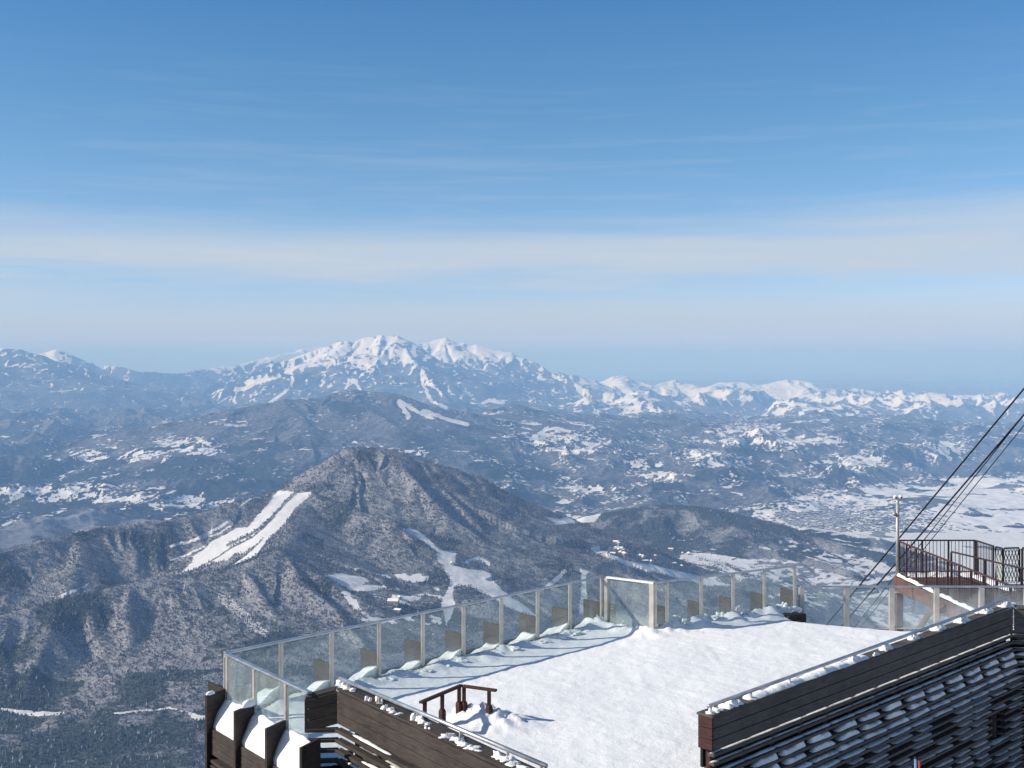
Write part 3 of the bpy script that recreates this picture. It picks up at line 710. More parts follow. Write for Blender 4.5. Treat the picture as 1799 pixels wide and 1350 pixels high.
for i in range(3):
    d = (L_[i+1]-L_[i]).normalized()*.028; dn = FO.normalized()*.02
    a0, a1 = L_[i]+d+dn, L_[i+1]-d+dn; b0_, b1_ = L_[i]+FO*.69+d, L_[i+1]+FO*.69-d
    rr = np.random.default_rng(50+i); ph = rr.random(4)*6
    def zf(u, v, i=i, ph=ph):
        prof = -5.60+.02*i-.39*(max(0, v-.08))**1.5
        prof += .035*math.sin(u*3.1)-.05*abs(u-.5)-.03*(u-.2)
        prof += .012*math.sin(9*u+ph[0])*math.sin(8*v+ph[1])+.008*math.sin(19*u+ph[2]+7*v)
        return prof
    mb = MB(); heap_quad(mb, a0, a1, b1_, b0_, zf, 18, 16, .35)
    tag(mb.build('snow_heap', m_snow, smooth=True), heaplab[i], 'snow', 'snow heaps caught in the planter boxes')
for (ix, f, r3, lab) in ((0, .78, (.09, .05, .05), 'small snow cap on the outermost upright board'), (1, .28, (.17, .08, .10), 'rounded snow cap on the second upright board from the corner')):
    mb = MB(); c = L_[ix]+FO*f
    d_ = FO.normalized(); lump(mb, (0, 0, 0), r3[0], r3[1], r3[2], 70+ix, 16, .14)
    o = mb.build('snow_hump', m_snow, smooth=True); o.location = (c.x, c.y, FZ-.005); o.rotation_euler[2] = math.atan2(d_.y, d_.x)
    tag(o, lab, 'snow', 'snow caps on the upright boards')

# outside the long left run and the right run
nA = Vector((-(A[-1]-A[0]).normalized().y, (A[-1]-A[0]).normalized().x)); nB = Vector((-(B[-1]-B[0]).normalized().y, (B[-1]-B[0]).normalized().x))
pa = empty('timber_planter', 'row of planter boxes with grey brown divider boards seen through the long glass fence', 'planter')
for p in A: board(p, nA*.52, FZ-.02, -7.4, pa, m_brown2, .05, s0=.05)
for a, b in zip(A, A[1:]):
    a2, b2 = a+nA*.45, b+nA*.45; d = (b2-a2).normalized()*.03
    MB().bar((a2.x+d.x, a2.y+d.y, -6.15), (b2.x-d.x, b2.y-d.y, -6.15), .035, .42).build('front_board', m_brown2, pa, bevel=.004)
    a2, b2 = a+nA*.24, b+nA*.24; MB().bar((a2.x+d.x, a2.y+d.y, -6.42), (b2.x-d.x, b2.y-d.y, -6.42), .38, .05).build('shelf', m_brown, pa)
pb = empty('timber_planter', 'row of planter boxes with divider boards seen through the right glass fence', 'planter')
for p in B[1:]: board(p, nB*.46, FZ-.02, -7.4, pb, m_brown2, .05, s0=.05)
for a, b in zip(B[1:], B[2:]):
    a2, b2 = a+nB*.40, b+nB*.40; d = (b2-a2).normalized()*.03
    MB().bar((a2.x+d.x, a2.y+d.y, -6.2), (b2.x-d.x, b2.y-d.y, -6.2), .035, .42).build('front_board', m_brown2, pb, bevel=.004)
    a2, b2 = a+nB*.2, b+nB*.2; MB().bar((a2.x+d.x, a2.y+d.y, -6.42), (b2.x-d.x, b2.y-d.y, -6.42), .34, .05).build('shelf', m_brown, pb)
ordn = ['first', 'second', 'third', 'fourth', 'fifth', 'sixth', 'seventh', 'eighth', 'ninth']
for i, (a, b) in enumerate(zip(A, A[1:])):
    d = (b-a).normalized()*.032; rr = np.random.default_rng(80+i); ph = rr.random(5)*6; hh = (.42, .30, .36, .22, .26, .20, .24, .28, .22)[i]
    def zf(u, v, hh=hh, ph=ph):
        s = max(0, u-.15)/.85
        return -6.03+hh*(s**1.6)*(1-.35*v)+.03*math.sin(7*u+ph[0])*math.sin(4*v+ph[1])+.015*math.sin(17*u+ph[2])+.14*max(0, .16-u)/.16
    mb = MB(); heap_quad(mb, a+d+nA*.02, b-d+nA*.02, b-d+nA*.41, a+d+nA*.41, zf, 20, 10, .2)
    tag(mb.build('snow_heap', m_snow, smooth=True), 'snow heap outside the %s pane of the long glass fence counted from its left corner' % ordn[i], 'snow', 'snow heaps outside the long glass fence')
for i, (a, b) in enumerate(zip(B[1:], B[2:])):
    d = (b-a).normalized()*.032; rr = np.random.default_rng(95+i); ph = rr.random(5)*6
    def zf(u, v, ph=ph):
        return -5.93+.08*math.sin(3*u+ph[0])+.05*math.sin(9*u+ph[1])*math.sin(5*v+ph[2])+.03*math.sin(23*u+ph[3])
    mb = MB(); heap_quad(mb, a+d+nB*.02, b-d+nB*.02, b-d+nB*.36, a+d+nB*.36, zf, 24, 8, .25)
    tag(mb.build('snow_heap', m_snow, smooth=True), 'snow heap outside the %s wide pane of the right glass fence counted from the gate' % ordn[i], 'snow', 'snow heaps outside the right glass fence')
# jagged crusts of snow frozen to the inner side of the right run and the gate corner
for i, (px_, py_, s_) in enumerate(((1183, 1083, .9), (1228, 1078, 1.0), (1243, 1085, .8), (1283, 1073, 1.2), (1296, 1070, 1.1), (1330, 1072, .9), (1350, 1066, 1.2), (1375, 1068, 1.4), (1392, 1071, 1.2), (1165, 1093, 1.1), (1205, 1088, .9), (1262, 1080, 1.0), (1312, 1076, 1.0))):
    p = G(px_, py_+6, -5.95); mb = MB()
    lump(mb, (0, 0, 0), .20*s_, .10*s_, .15*s_, 130+i, 16, .55)
    o = mb.build('snow_chunk', m_snow, smooth=False); o.location = (p.x, p.y-.12, -5.97); o.rotation_euler[2] = R(30+i*9 % 25)
    tag(o, 'jagged lump of frozen snow at the foot of the right glass fence', 'snow', 'frozen snow lumps along the right glass fence')
for i in range(16):
    t = (i+.4)/16; p = A[2].lerp(A[-1], t)-nA*(.14+.12*((i*37) % 10)/10); mb = MB(); s_ = .5+((i*53) % 10)/12
    lump(mb, (0, 0, 0), .17*s_, .12*s_, .07*s_, 160+i, 14, .5); o = mb.build('snow_chunk', m_snow); o.location = (p.x, p.y, -5.95)
    tag(o, 'low crumbled lump of snow along the inside foot of the long glass fence', 'snow', 'crumbled snow along the long glass fence')

# black notice board with worn white writing, behind the gate's left post
nb = empty('notice_board', 'small black board with worn white brush writing behind the gate post', 'notice board')
n0 = V(1067.5, 1057, 27.05); n1 = V(1083, 1062, 26.85); zb_ = V(1067, 1094, 27.0).z
MB().hexa([(n0.x, n0.y, zb_), (n1.x, n1.y, zb_), (n1.x, n1.y+.03, zb_), (n0.x, n0.y+.03, zb_), (n0.x, n0.y, n0.z), (n1.x, n1.y, n0.z-.05), (n1.x, n1.y+.03, n0.z-.05), (n0.x, n0.y+.03, n0.z)]).build('panel', m_black, nb)
mb = MB(); dn_ = (Vector(n1)-Vector(n0)); dn_.z = 0; rr = random.Random(4)
def stroke(u0, v0, u1, v1, w=.006):
    a = Vector((n0.x, n0.y, zb_))+dn_*u0+Vector((0, -.006, (n0.z-zb_)*v0)); b = Vector((n0.x, n0.y, zb_))+dn_*u1+Vector((0, -.006, (n0.z-zb_)*v1)); mb.bar(a, b, .006, w, Vector((0, 1, 0)))
for s_ in ((.45,.80,.75,.84),(.5,.74,.5,.66),(.42,.70,.72,.70),(.65,.78,.62,.64),(.35,.56,.8,.58),(.55,.60,.5,.40),(.4,.50,.75,.48),(.42,.44,.72,.42),(.7,.56,.74,.38),(.45,.34,.8,.36),(.5,.30,.55,.14),(.45,.24,.76,.24),(.74,.30,.72,.12),(.48,.16,.8,.14),(.36,.38,.36,.16)): stroke(*s_)
mb.build('writing', m_alu, nb)
# ------------------------------------------------------------------ slatted parapets
def snow_strip(mb, a, b, w, h, seed, n=40, zoff=0.0, side=None):
    """a ridge of snow lying along a line"""
    d = (b-a); L = d.length; d = d/L; s = side if side is not None else Vector((-d.y, d.x, 0)); r = np.random.default_rng(seed); ph = r.random(6)*6.28
    n = max(6, int(L/.05)) if n is None else n; K = 7; vs = []
    for i in range(n+1):
        t = i/n; e = min(1, min(t, 1-t)*n/2.2)
        hh = h*e*(.72+.2*math.sin(t*L*5+ph[0])+.14*math.sin(t*L*13+ph[1])+.08*math.sin(t*L*31+ph[2])); ww = w*(.55+.45*e)*(.9+.1*math.sin(t*L*7+ph[3]))
        for k in range(K):
            q = k/(K-1)*2-1
            vs.append(a+d*(L*t)+s*(q*ww/2)+Vector((0, 0, zoff+hh*(1-q*q)**.6)))
    mb.add(vs, [(i*K+k, i*K+k+1, (i+1)*K+k+1, (i+1)*K+k) for i in range(n) for k in range(K-1)])

def v3(p, z): return Vector((p.x, p.y, z))
# left wall, sunlit outside face
lp = empty('timber_parapet', 'dark brown slatted timber parapet wall in sunlight at lower left with steel handrail', 'parapet wall')
TOPZ = -5.2
def fascia(a, b, n2, parent, boards=3, bh=.155, th=.06, m=m_brown, TL=-5.2, dza=0.0):
    for k in range(boards):
        z1 = TL-.02-k*(bh+.011); MB().bar(v3(a-n2*th/2, z1-bh/2+dza), v3(b-n2*th/2, z1-bh/2), th, bh).build('fascia_board', m, parent, bevel=.005)
fascia(PL0-dl*.0, PL9, nl, lp, bh=.148, TL=TL)
dR = (PL0-PLr).normalized(); nR = Vector((dR.y, -dR.x))
if nR.y > 0: nR = -nR
fascia(PLr, PL0+dR*.02, nR, lp, bh=.148, TL=TL, dza=DZR)
for k in range(3):   # end grain return of the short wing
    z1 = TL-.02-k*.161; e0 = PLr-dR*.022; MB().box((e0.x-nR.x*.10, e0.y-nR.y*.10, z1-.0775+DZR), Vector((dR.x, dR.y, 0))*.02, Vector((nR.x, nR.y, 0))*.10, (0, 0, .0775)).build('end_board', m_brown, lp, bevel=.004)
MB().bar(v3(PL0-nl*.17-dl*.05, TL), v3(PL9-nl*.17, TL), .30, .035).build('coping', m_brown, lp, bevel=.006)
MB().bar(v3(PLr-nR*.12-dR*.03, TL+DZR), v3(PL0-nR*.12-dR*.02, TL-.012), .22, .034).build('coping', m_brown, lp, bevel=.006)
MB().bar(v3(PL0-nl*.31, -6.6), v3(PL9-nl*.31, -6.6), .03, 2.7).build('inner_wall', m_brown, lp)
zs = [-5.43-.15*k for k in range(13)]
for k, z in enumerate(zs):
    off = .02+.012*(k % 2)
    a, b = PL0+nl*(-.02), PL9+nl*(-.02)
    MB().bar(v3(a, z), v3(b, z), .115, .05).build('slat', m_brown, lp, bevel=.005)
    c, d_ = PLr-nR*.02-dR*.02, PL0-nR*.02+dR*.02
    MB().bar(v3(c, z), v3(d_, z), .10, .05).build('slat', m_brown, lp, bevel=.005)
for j in range(9):
    p = PL0+dl*(.12+.78*j)-nl*.14; MB().box((p.x, p.y, -6.6), Vector((dl.x, dl.y, 0))*.035, Vector((nl.x, nl.y, 0))*.05, (0, 0, .88)).build('strut', m_strut, lp, bevel=.004)
p = PLr-dR*.02-nR*.03; MB().box((p.x, p.y, -6.6), Vector((dR.x, dR.y, 0))*.03, Vector((nR.x, nR.y, 0))*.05, (0, 0, .9)).build('corner_post', m_brown, lp, bevel=.004)
def hand_rail(parent, a, b, zr, zt, ts, r=.028, end=True):
    d = (b-a); L = d.length; d /= L
    o = MB().tube([v3(a, zr), v3(b, zr)], r, 12).build('handrail', m_rail, parent, smooth=True)
    for t in ts:
        p = a+d*t; mb = MB(); mb.bar(v3(p, zt), v3(p, zr-.01), .035, .022, Vector((d.x, d.y, 0))); mb.box((p.x, p.y, zt+.004), (.045, 0, 0), (0, .045, 0), (0, 0, .004))
        mb.build('bracket', m_alu, o, bevel=.002)
ra = Vector(G(598, 1192, TL+.13)[:2]); rb_ = Vector(G(961, 1346, TL+.13)[:2]); dd_ = (rb_-ra).normalized()
def tof(px, py, a, z): return (Vector(G(px, py, z)[:2])-a).length
hand_rail(lp, ra, rb_, TL+.13, TL+.018, [tof(px, 1192+(px-598)*.4243, ra, TL+.13) for px in (612, 668, 735, 810, 893, 952)])
# snow on the left wall
def sn(name, mb, lab, group=None, cat='snow'):
    return tag(mb.build(name, m_snow, smooth=True), lab, cat, group)
for i, (px_, py_, w, h, lab) in enumerate(((604, 1206, .20, .10, 'lumpy snow on the corner of the left parapet by the rail end'), (648, 1231, .09, .07, 'small snow lump on the left parapet just below the first bracket'), (667, 1232, .10, .13, 'upright snow lump at the second bracket of the left handrail'),
        (684, 1247, .18, .05, 'flat broken snow below the second bracket of the left handrail'), (735, 1266, .17, .09, 'snow lump around the third bracket of the left handrail'), (752, 1280, .07, .03, 'thin snow scrap on the left parapet past the third bracket'),
        (800, 1300, .30, .05, 'long crumbly snow strip at the fourth bracket of the left handrail'), (824, 1312, .14, .04, 'crumbly snow end piece below the fourth bracket'), (889, 1336, .26, .08, 'lumpy snow at the fifth bracket of the left handrail near the picture edge'))):
    p = G(px_, py_, TL+.03); mb = MB()
    for q in range(4 if w > .12 else 2):
        lump(mb, (dl.x*(q-1)*w*.6-nl.x*(q % 2)*.03, dl.y*(q-1)*w*.6-nl.y*(q % 2)*.03, 0), w*.30, w*.24, h*(.9-.2*q), 200+i*5+q, 14, .55)
    o = mb.build('snow_lump', m_snow, smooth=True); o.location = (p.x, p.y, TL+.016); tag(o, lab, 'snow', 'snow lumps on the left parapet')
mb = MB()
for k, z in enumerate(zs):
    r = random.Random(300+k)
    for j in range(9):
        t = r.random()*6.2; L = r.uniform(.25, 1.0)
        if r.random() < .75: a = PL0+dl*t-nl*(.02+.03*r.random()); snow_strip(mb, v3(a, z+.026), v3(a+dl*L, z+.026), .07, .022, 300+k*11+j, 18)
    t = 0
for j in range(8): a = PL0+dl*(.2+.78*j)-nl*.2; snow_strip(mb, v3(a, -5.68), v3(a+dl*.62, -5.68), .18, .06, 390+j, 18)
tag(sn('snow_on_slats', mb, 'thin snow lying along the slats of the left parapet'), kind='stuff')

# right wall, shaded face towards the camera
rp = empty('timber_parapet', 'long dark shaded slatted timber wall with steel handrail at lower right', 'parapet wall')
dr2 = (PR2-PR1).normalized(); nr2 = Vector((dr2.y, -dr2.x))
fascia(PR0, PR1-dr*.005, nr_, rp, m=m_shade); fascia(PR1+dr2*.03, PR2, nr2, rp, m=m_shade)
for k in range(3):
    z1 = TOPZ-.02-k*.161; e0 = PR0-dr*.022; MB().box((e0.x-nr_.x*.125, e0.y-nr_.y*.125, z1-.0775), Vector((dr.x, dr.y, 0))*.02, Vector((nr_.x, nr_.y, 0))*.125, (0, 0, .0775)).build('end_board', m_red, rp, bevel=.004)
mb = MB(); MB().bar(v3(PR0-nr_*.13-dr*.05, TOPZ), v3(PR1-nr_*.13+dr*.04, TOPZ), .29, .035).build('coping', m_shade, rp, bevel=.006)
MB().bar(v3(PR1-nr2*.13+dr2*.08, TOPZ-.001), v3(PR2-nr2*.13, TOPZ-.001), .29, .035).build('coping', m_shade, rp, bevel=.006)
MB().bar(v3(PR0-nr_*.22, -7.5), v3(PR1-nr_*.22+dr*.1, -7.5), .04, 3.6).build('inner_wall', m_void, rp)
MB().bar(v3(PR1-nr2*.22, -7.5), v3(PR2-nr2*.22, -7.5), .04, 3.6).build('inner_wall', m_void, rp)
LR = (PR1-PR0).length; zr = [-5.775-.135*k for k in range(21)]
TW0, TW1, ZW0, ZW1 = 8.95, 9.55, -7.02, -7.66          # the dark opening
snowmb = MB()
for k, z in enumerate(zr):
    bulge = .0 if k < 2 else min(.24, .045*(k-1)); hole = ZW1 < z < ZW0
    depth = .11 if k < 2 else .17
    segs = [(0, TW0), (TW1, LR)] if hole else [(0, LR)]
    for s0, s1 in segs:
        a, b = PR0+dr*s0+nr_*(bulge-.05), PR0+dr*s1+nr_*(bulge-.05)
        MB().bar(v3(a, z), v3(b, z), depth, .048).build('slat', m_shade, rp, bevel=.005)
    a, b = PR1+dr2*.02+nr2*(bulge-.05), PR2+nr2*(bulge-.05)
    MB().bar(v3(a, z), v3(b, z), depth, .048).build('slat', m_shade, rp, bevel=.005)
    r = random.Random(500+k)
    nb_ = 13; bay = LR/nb_
    hgt = (.010, .012, .018, .095, .085, .05, .030)[k] if k < 7 else .018
    for j in range(nb_+1):
        if k < 3: s0, s1, pr = j*bay, (j+1)*bay+.01, 1.0
        elif k < 5: s0, s1, pr = j*bay+.06+r.random()*.06, (j+1)*bay-.03-r.random()*.06, 1.0
        elif k < 7: s0, s1, pr = j*bay, (j+1)*bay+.01, 1.0
        else: s0, s1, pr = j*bay+r.random()*.3, (j+1)*bay+.1-r.random()*.2, (.9 if j > 8 else .6)
        if r.random() > pr: continue
        if hole and s1 > TW0-.05 and s0 < TW1: s1 = min(s1, TW0-.04)
        if s1 < s0+.15: continue
        if j == nb_:
            a = PR1+dr2*.0+nr2*(bulge-.05); b = PR1+dr2*2.5+nr2*(bulge-.05); nn = nr2
        else:
            s1 = min(s1, LR-.01); a = PR0+dr*s0+nr_*(bulge-.05); b = PR0+dr*s1+nr_*(bulge-.05); nn = nr_
        snow_strip(snowmb, v3(a-nn*.015, z+.024), v3(b-nn*.015, z+.024), depth*(.98 if k > 2 else .6), hgt*r.uniform(.7, 1.2), 500+k*20+j, 20)
tag(sn('snow_on_slats', snowmb, 'thin shaded snow ledges lying on the slats of the right wall'), kind='stuff')
for j in range(14):
    p = PR0+dr*(.12+j*LR/13.4)-nr_*.14; MB().box((p.x, p.y, -7.3), Vector((dr.x, dr.y, 0))*.075, Vector((nr_.x, nr_.y, 0))*.045, (0, 0, 1.6)).build('strut', m_red, rp, bevel=.004)
for tt in (TW0-.02, TW1+.02):
    p = PR0+dr*tt+nr_*.03; MB().box((p.x, p.y, (ZW0+ZW1)/2), Vector((dr.x, dr.y, 0))*.02, Vector((nr_.x, nr_.y, 0))*.05, (0, 0, .32)).build('opening_frame', m_shade, rp)
sa = Vector(G(1245, 1241, -5.055)[:2]); sb = Vector(G(1769, 1053.5, -5.055)[:2])
hand_rail(rp, sa, sb, -5.055, TOPZ+.018, [tof(px, 1241+(px-1245)*-.3578, sa, -5.055) for px in (1250, 1320, 1388, 1448, 1504, 1556, 1603, 1648, 1690, 1731, 1766)])
mb = MB(); a = PR0+dr*1.0-nr_*.13; snow_strip(mb, v3(a, TOPZ+.016), v3(PR0+dr*4.7-nr_*.13, TOPZ+.016), .25, .075, 610, 70)
sn('snow_drift', mb, 'smooth long snow drift on top of the right parapet under the handrail')
for i, (px_, py_, w, h, lab) in enumerate(((1256, 1250, .16, .06, 'icy snow around the first bracket at the near end of the right handrail'), (1285, 1240, .20, .11, 'lumpy snow on the near end of the right parapet'), (1502, 1162, .14, .13, 'tall snow lump at the bracket where the long drift ends'),
        (1540, 1151, .08, .06, 'small snow lump between two brackets of the right handrail'), (1558, 1141, .16, .11, 'cone of snow under the sixth bracket of the right handrail'), (1606, 1123, .14, .12, 'cone of snow under the seventh bracket of the right handrail'),
        (1650, 1106, .20, .10, 'cone of snow under the eighth bracket of the right handrail'), (1692, 1092, .22, .11, 'cone of snow under the ninth bracket of the right handrail'), (1735, 1076, .2, .10, 'cone of snow under the tenth bracket of the right handrail'), (1772, 1064, .26, .07, 'snow patch on the far corner of the right parapet'))):
    p = G(px_, py_, TOPZ+.02); mb = MB()
    for q in range(3): lump(mb, (dr.x*(q-1)*w*.6, dr.y*(q-1)*w*.6, 0), w*.5, w*.42, h*(1-.45*abs(q-1)), 620+i*5+q, 14, .35)
    o = mb.build('snow_lump', m_snow, smooth=True); o.location = (p.x, p.y, TOPZ+.016); tag(o, lab, 'snow', 'snow lumps on the right parapet')
# snowy ground in the shade below the right wall, and two marker poles
gm = MB(); a = PR0+nr_*.4-dr*6; b = PR1+nr_*.2+dr*1
heap_quad(gm, PR0-dr*5+nr_*.05, PR1+dr*3.5+nr_*.05, PR1+dr*3.5+nr_*9, PR0-dr*5+nr_*9, lambda u, v: -8.55+.12*math.sin(9*u)*math.sin(4*v)+.05*math.sin(31*u+11*v), 50, 30, .4)
tag(gm.build('snowy_ground', m_snow, smooth=True), kind='structure')
for px_, m_, lab, zt in ((1609.5, m_bluep, 'blue marker pole standing before the dark slatted wall', 1333), (1615.5, m_redp, 'red marker pole standing before the dark slatted wall', 1335)):
    p = V(px_, zt, 18.4); t = empty('marker_pole', lab, 'marker pole')
    MB().tube([(p.x, p.y, -8.6), (p.x, p.y, p.z)], .022, 10).build('shaft', m_, t, smooth=True)
    MB().tube([(p.x, p.y, p.z), (p.x, p.y, p.z+.02)], .026, 10).build('cap', m_black, t, smooth=True)

# ------------------------------------------------------------------ half buried stair rail
st_ = empty('stair_railing', 'dark red brown wooden stair railing half buried in the deck snow', 'railing')
c0 = G(810, 1205, -5.42); c1 = G(873, 1213.5, -5.42); c2 = G(740, 1234.5, -5.42)
MB().bar(c2, c0+(c0-c2).normalized()*.03, .075, .04).build('handrail', m_red, st_, bevel=.006)
e_ = (c1-c0).normalized(); MB().bar(c0+e_*.045, c1, .075, .04).build('handrail', m_red, st_, bevel=.006)
def stair_post(p):
    mb = MB(); mb.box((p.x, p.y, -5.56), (.032, 0, 0), (0, .032, 0), (0, 0, .12)); mb.lathe((p.x, p.y, 0), [(.044, -5.67), (.062, -5.71), (.062, -6.3)], 4)
    mb.build('post', m_red, st_, bevel=.003)
for f, pp in ((.10, c2), (.53, c2), ): stair_post(c2.lerp(c0, f))
stair_post(c0.lerp(c2, .035)); stair_post(c0.lerp(c1, .10)); stair_post(c0.lerp(c1, .80))
for i, (dx, dy, s_, lab) in enumerate(((-.22, .02, 1.0, 'snow pile left of the stair railing corner post'), (.02, -.05, 1.25, 'crumbled snow pile at the foot of the stair railing'), (.22, -.02, .9, 'snow pile around the end post of the stair railing'))):
    mb = MB()
    for q in range(3): lump(mb, ((q-1)*.10*s_, (q % 2)*.05, 0), .13*s_, .11*s_, .15*s_*(1-.2*q), 700+i*4+q, 16, .5)
    o = mb.build('snow_pile', m_snow, smooth=True); o.location = (wr.x+dx-.05, wr.y+dy, -5.93); tag(o, lab, 'snow', 'snow piles at the stair railing')

# ------------------------------------------------------------------ railed lookout on the right
lo = empty('lookout_platform', 'railed lookout platform of brown planks on a rusty steel frame', 'lookout platform')
ZF = -6.97; ZR = -5.87
def fx(d): return 12.42+(38.5-d)*.062
corners = [(fx(38.6), 38.6), (14.97, 38.6), (15.1, 37.3), (19.0, 37.0), (19.0, 28.4), (fx(28.4), 28.4)]
for i in range(68):
    d0 = 28.45+i*.149; d1 = d0+.141; x0_ = fx(d0); x1_ = 19.0 if d1 < 37.05 else 15.05
    MB().hexa([(x0_, d0, ZF-.04), (x1_, d0, ZF-.04), (x1_, d1, ZF-.04), (fx(d1), d1, ZF-.04), (x0_, d0, ZF), (x1_, d0, ZF), (x1_, d1, ZF), (fx(d1), d1, ZF)]).build('floor_plank', m_deckw, lo)
bb = MB(); bb.bar((fx(38.6)-.05, 38.6, ZF-.27), (fx(28.4)-.05, 28.4, ZF-.27), .07, .44); bb.build('edge_beam', m_rust, lo, bevel=.01)
MB().bar((fx(38.6), 38.66, ZF-.27), (15.0, 38.66, ZF-.27), .07, .44).build('edge_beam', m_rust, lo, bevel=.01)
for i, d in enumerate((37.0, 35.3, 33.6, 31.9, 30.2)):
    MB().bar((fx(d)-.09, d, ZF-.06), (fx(d)-.09, d, ZF-.48), .05, .03, Vector((0, 1, 0))).build('stiffener', m_rust, lo)
cp = V(1580.5, 1105, 38.0); MB().box((cp.x, cp.y, (ZF-.49-11)/2), (.10, 0, 0), (0, .10, 0), (0, 0, (11+ZF-.49)/2)).build('column', m_rust, lo, bevel=.008)
MB().box((15.0, 31.5, (ZF-.49-12)/2), (.12, 0, 0), (0, .12, 0), (0, 0, (12+ZF-.49)/2)).build('column', m_rust, lo, bevel=.008)
b0_ = V(1612, 1112, 36.0); b1_ = V(1633, 1078, 35.3); b2_ = V(1664, 1066, 34.6)
MB().tube([b0_-Vector((.2, 0, 1.6)), b0_, b1_, b2_], .09, 6).build('brace', m_rust, lo)
MB().bar((fx(36)+.2, 36, ZF-.5), (14.9, 32, -8.6), .09, .09).build('brace', m_rust, lo)
def railing(p0, p1, posts, gap, parent=lo, nm='railing', bal=.008, dark=m_darkrail):
    rl = MB(); rl.bar(v3(p0, ZR), v3(p1, ZR), .045, .045); rl.bar(v3(p0, ZF+.10), v3(p1, ZF+.10), .035, .03)
    o = rl.build(nm, dark, parent, bevel=.004); L = (p1-p0).length; d = (p1-p0)/L
    for t in posts:
        p = p0+d*t; MB().box((p.x, p.y, (ZR+ZF)/2-.02), (.025, 0, 0), (0, .025, 0), (0, 0, (ZR-ZF)/2+.0)).build('post', dark, o)
    mb = MB(); n = int(L/gap)
    for i in range(n):
        p = p0+d*((i+.5)*L/n); mb.box((p.x, p.y, (ZR+ZF+.1)/2), (bal, 0, 0), (0, bal, 0), (0, 0, (ZR-ZF-.1)/2-.01))
    mb.build('baluster', dark, o)
    return o
m_frail = metal('red brown painted steel', (.055, .028, .030), (.10, .05, .05), .1, .5)
railing(Vector((fx(38.5), 38.5)), Vector((fx(28.6), 28.6)), [i*.76 for i in range(14)], .127, dark=m_frail)
railing(Vector((fx(38.5)+.05, 38.56)), Vector((14.96, 38.56)), [0, .77, 1.62, 2.48], .117)
railing(Vector((14.97, 38.5)), Vector((15.06, 37.35)), [.02, 1.12], .10)
railing(Vector((15.80, 37.0)), Vector((18.9, 36.9)), [0, .85, 1.7, 2.55], .12)
railing(Vector((13.35, 36.3)), Vector((15.3, 30.2)), [0, 1.5, 3.0, 4.5, 6.0], .8, nm='inner_railing')
mb = MB(); snow_strip(mb, Vector((fx(38.5)-.02, 38.45, ZF+.002)), Vector((fx(29)-.02, 29.0, ZF+.002)), .16, .10, 720, 120); sn('snow_strip', mb, 'broken strip of snow along the near edge of the lookout platform')
mb = MB(); snow_strip(mb, Vector((12.6, 38.3, ZF+.002)), Vector((14.9, 38.3, ZF+.002)), .5, .14, 721, 50); snow_strip(mb, Vector((14.8, 38.2, ZF+.002)), Vector((15.0, 35.8, ZF+.002)), .40, .10, 722, 40); sn('snow_strip', mb, 'snow bank along the far railing of the lookout platform')
# folding barrier
fb = empty('folding_barrier', 'black and yellow folding lattice barrier on the lookout platform', 'barrier')
def frame(a, b, parent):
    pts = [v3(a, ZF+.05), v3(a, ZR-.06), v3(a.lerp(b, .06), ZR), v3(a.lerp(b, .94), ZR), v3(b, ZR-.06), v3(b, ZF+.05)]
    MB().tube(pts, .026, 8).build('frame', m_black, parent, smooth=True)
f0, f1, f2 = Vector((15.08, 37.25)), Vector((15.17, 36.95)), Vector((15.74, 37.05))
frame(f0, f1, fb); frame(f1+Vector((.03, 0)), f2, fb)
for (a, b, n) in ((f0, f1, 2), (f1+Vector((.03, 0)), f2, 5)):
    for i in range(n):
        for s_ in (0, 1):
            p = a.lerp(b, (i+.35)/n); q_ = a.lerp(b, min(.98, (i+1.15)/n)) ; yo = Vector((0, .012 if s_ else -.012, 0))
            if s_: p, q_ = q_, p
            for k in range(4):
                za, zb2 = ZR-.04-k*.26, ZR-.04-(k+1)*.26; 
                pp, qq = (p, q_) if k % 2 == 0 else (q_, p)
                MB().bar(v3(pp, za)+yo, v3(qq, zb2)+yo, .010, .022).build('lattice_bar', (m_yel if (k+s_) % 2 and k else m_black), fb)
# camera mast
cm = empty('camera_mast', 'grey mast with two white round cameras and a lower dome camera on the lookout corner', 'mast')
mp_ = V(1577.5, 1010, 38.44); zt = V(1577, 884, 38.44).z; zl = V(1577, 945, 38.44).z
MB().tube([(mp_.x-.02, mp_.y-.08, ZF), (mp_.x-.02, mp_.y-.08, zt)], .075*.75, 12).build('pole', m_grey, cm, smooth=True)
MB().tube([(mp_.x-.02, mp_.y-.08, zt), (mp_.x-.02, mp_.y-.08, zt+.16)], .05, 10).build('bracket', m_white, cm, smooth=True)
def ball(c, r, n=14): return MB().lathe(c, [(max(.001, r*math.sin(t*math.pi/8)), -r*math.cos(t*math.pi/8)) for t in range(9)], n)
for sx in (-1, 1):
    o = ball((mp_.x-.02+sx*.085, mp_.y-.12, zt+.20), .068).build('camera', m_white, cm, smooth=True)
    ball((mp_.x-.02+sx*.085, mp_.y-.18, zt+.19), .03).build('lens', m_black, o, smooth=True)
MB().bar((mp_.x-.13, mp_.y-.12, zt+.20), (mp_.x+.09, mp_.y-.12, zt+.20), .03, .03).build('cross_arm', m_grey, cm)
o = ball((mp_.x-.13, mp_.y-.10, V(1571, 903, 38.4).z), .065).build('dome_camera', m_grey, cm, smooth=True)
MB().bar((mp_.x-.13, mp_.y-.10, V(1571, 899, 38.4).z), (mp_.x-.02, mp_.y-.08, V(1571, 899, 38.4).z), .03, .03).build('arm', m_grey, cm)

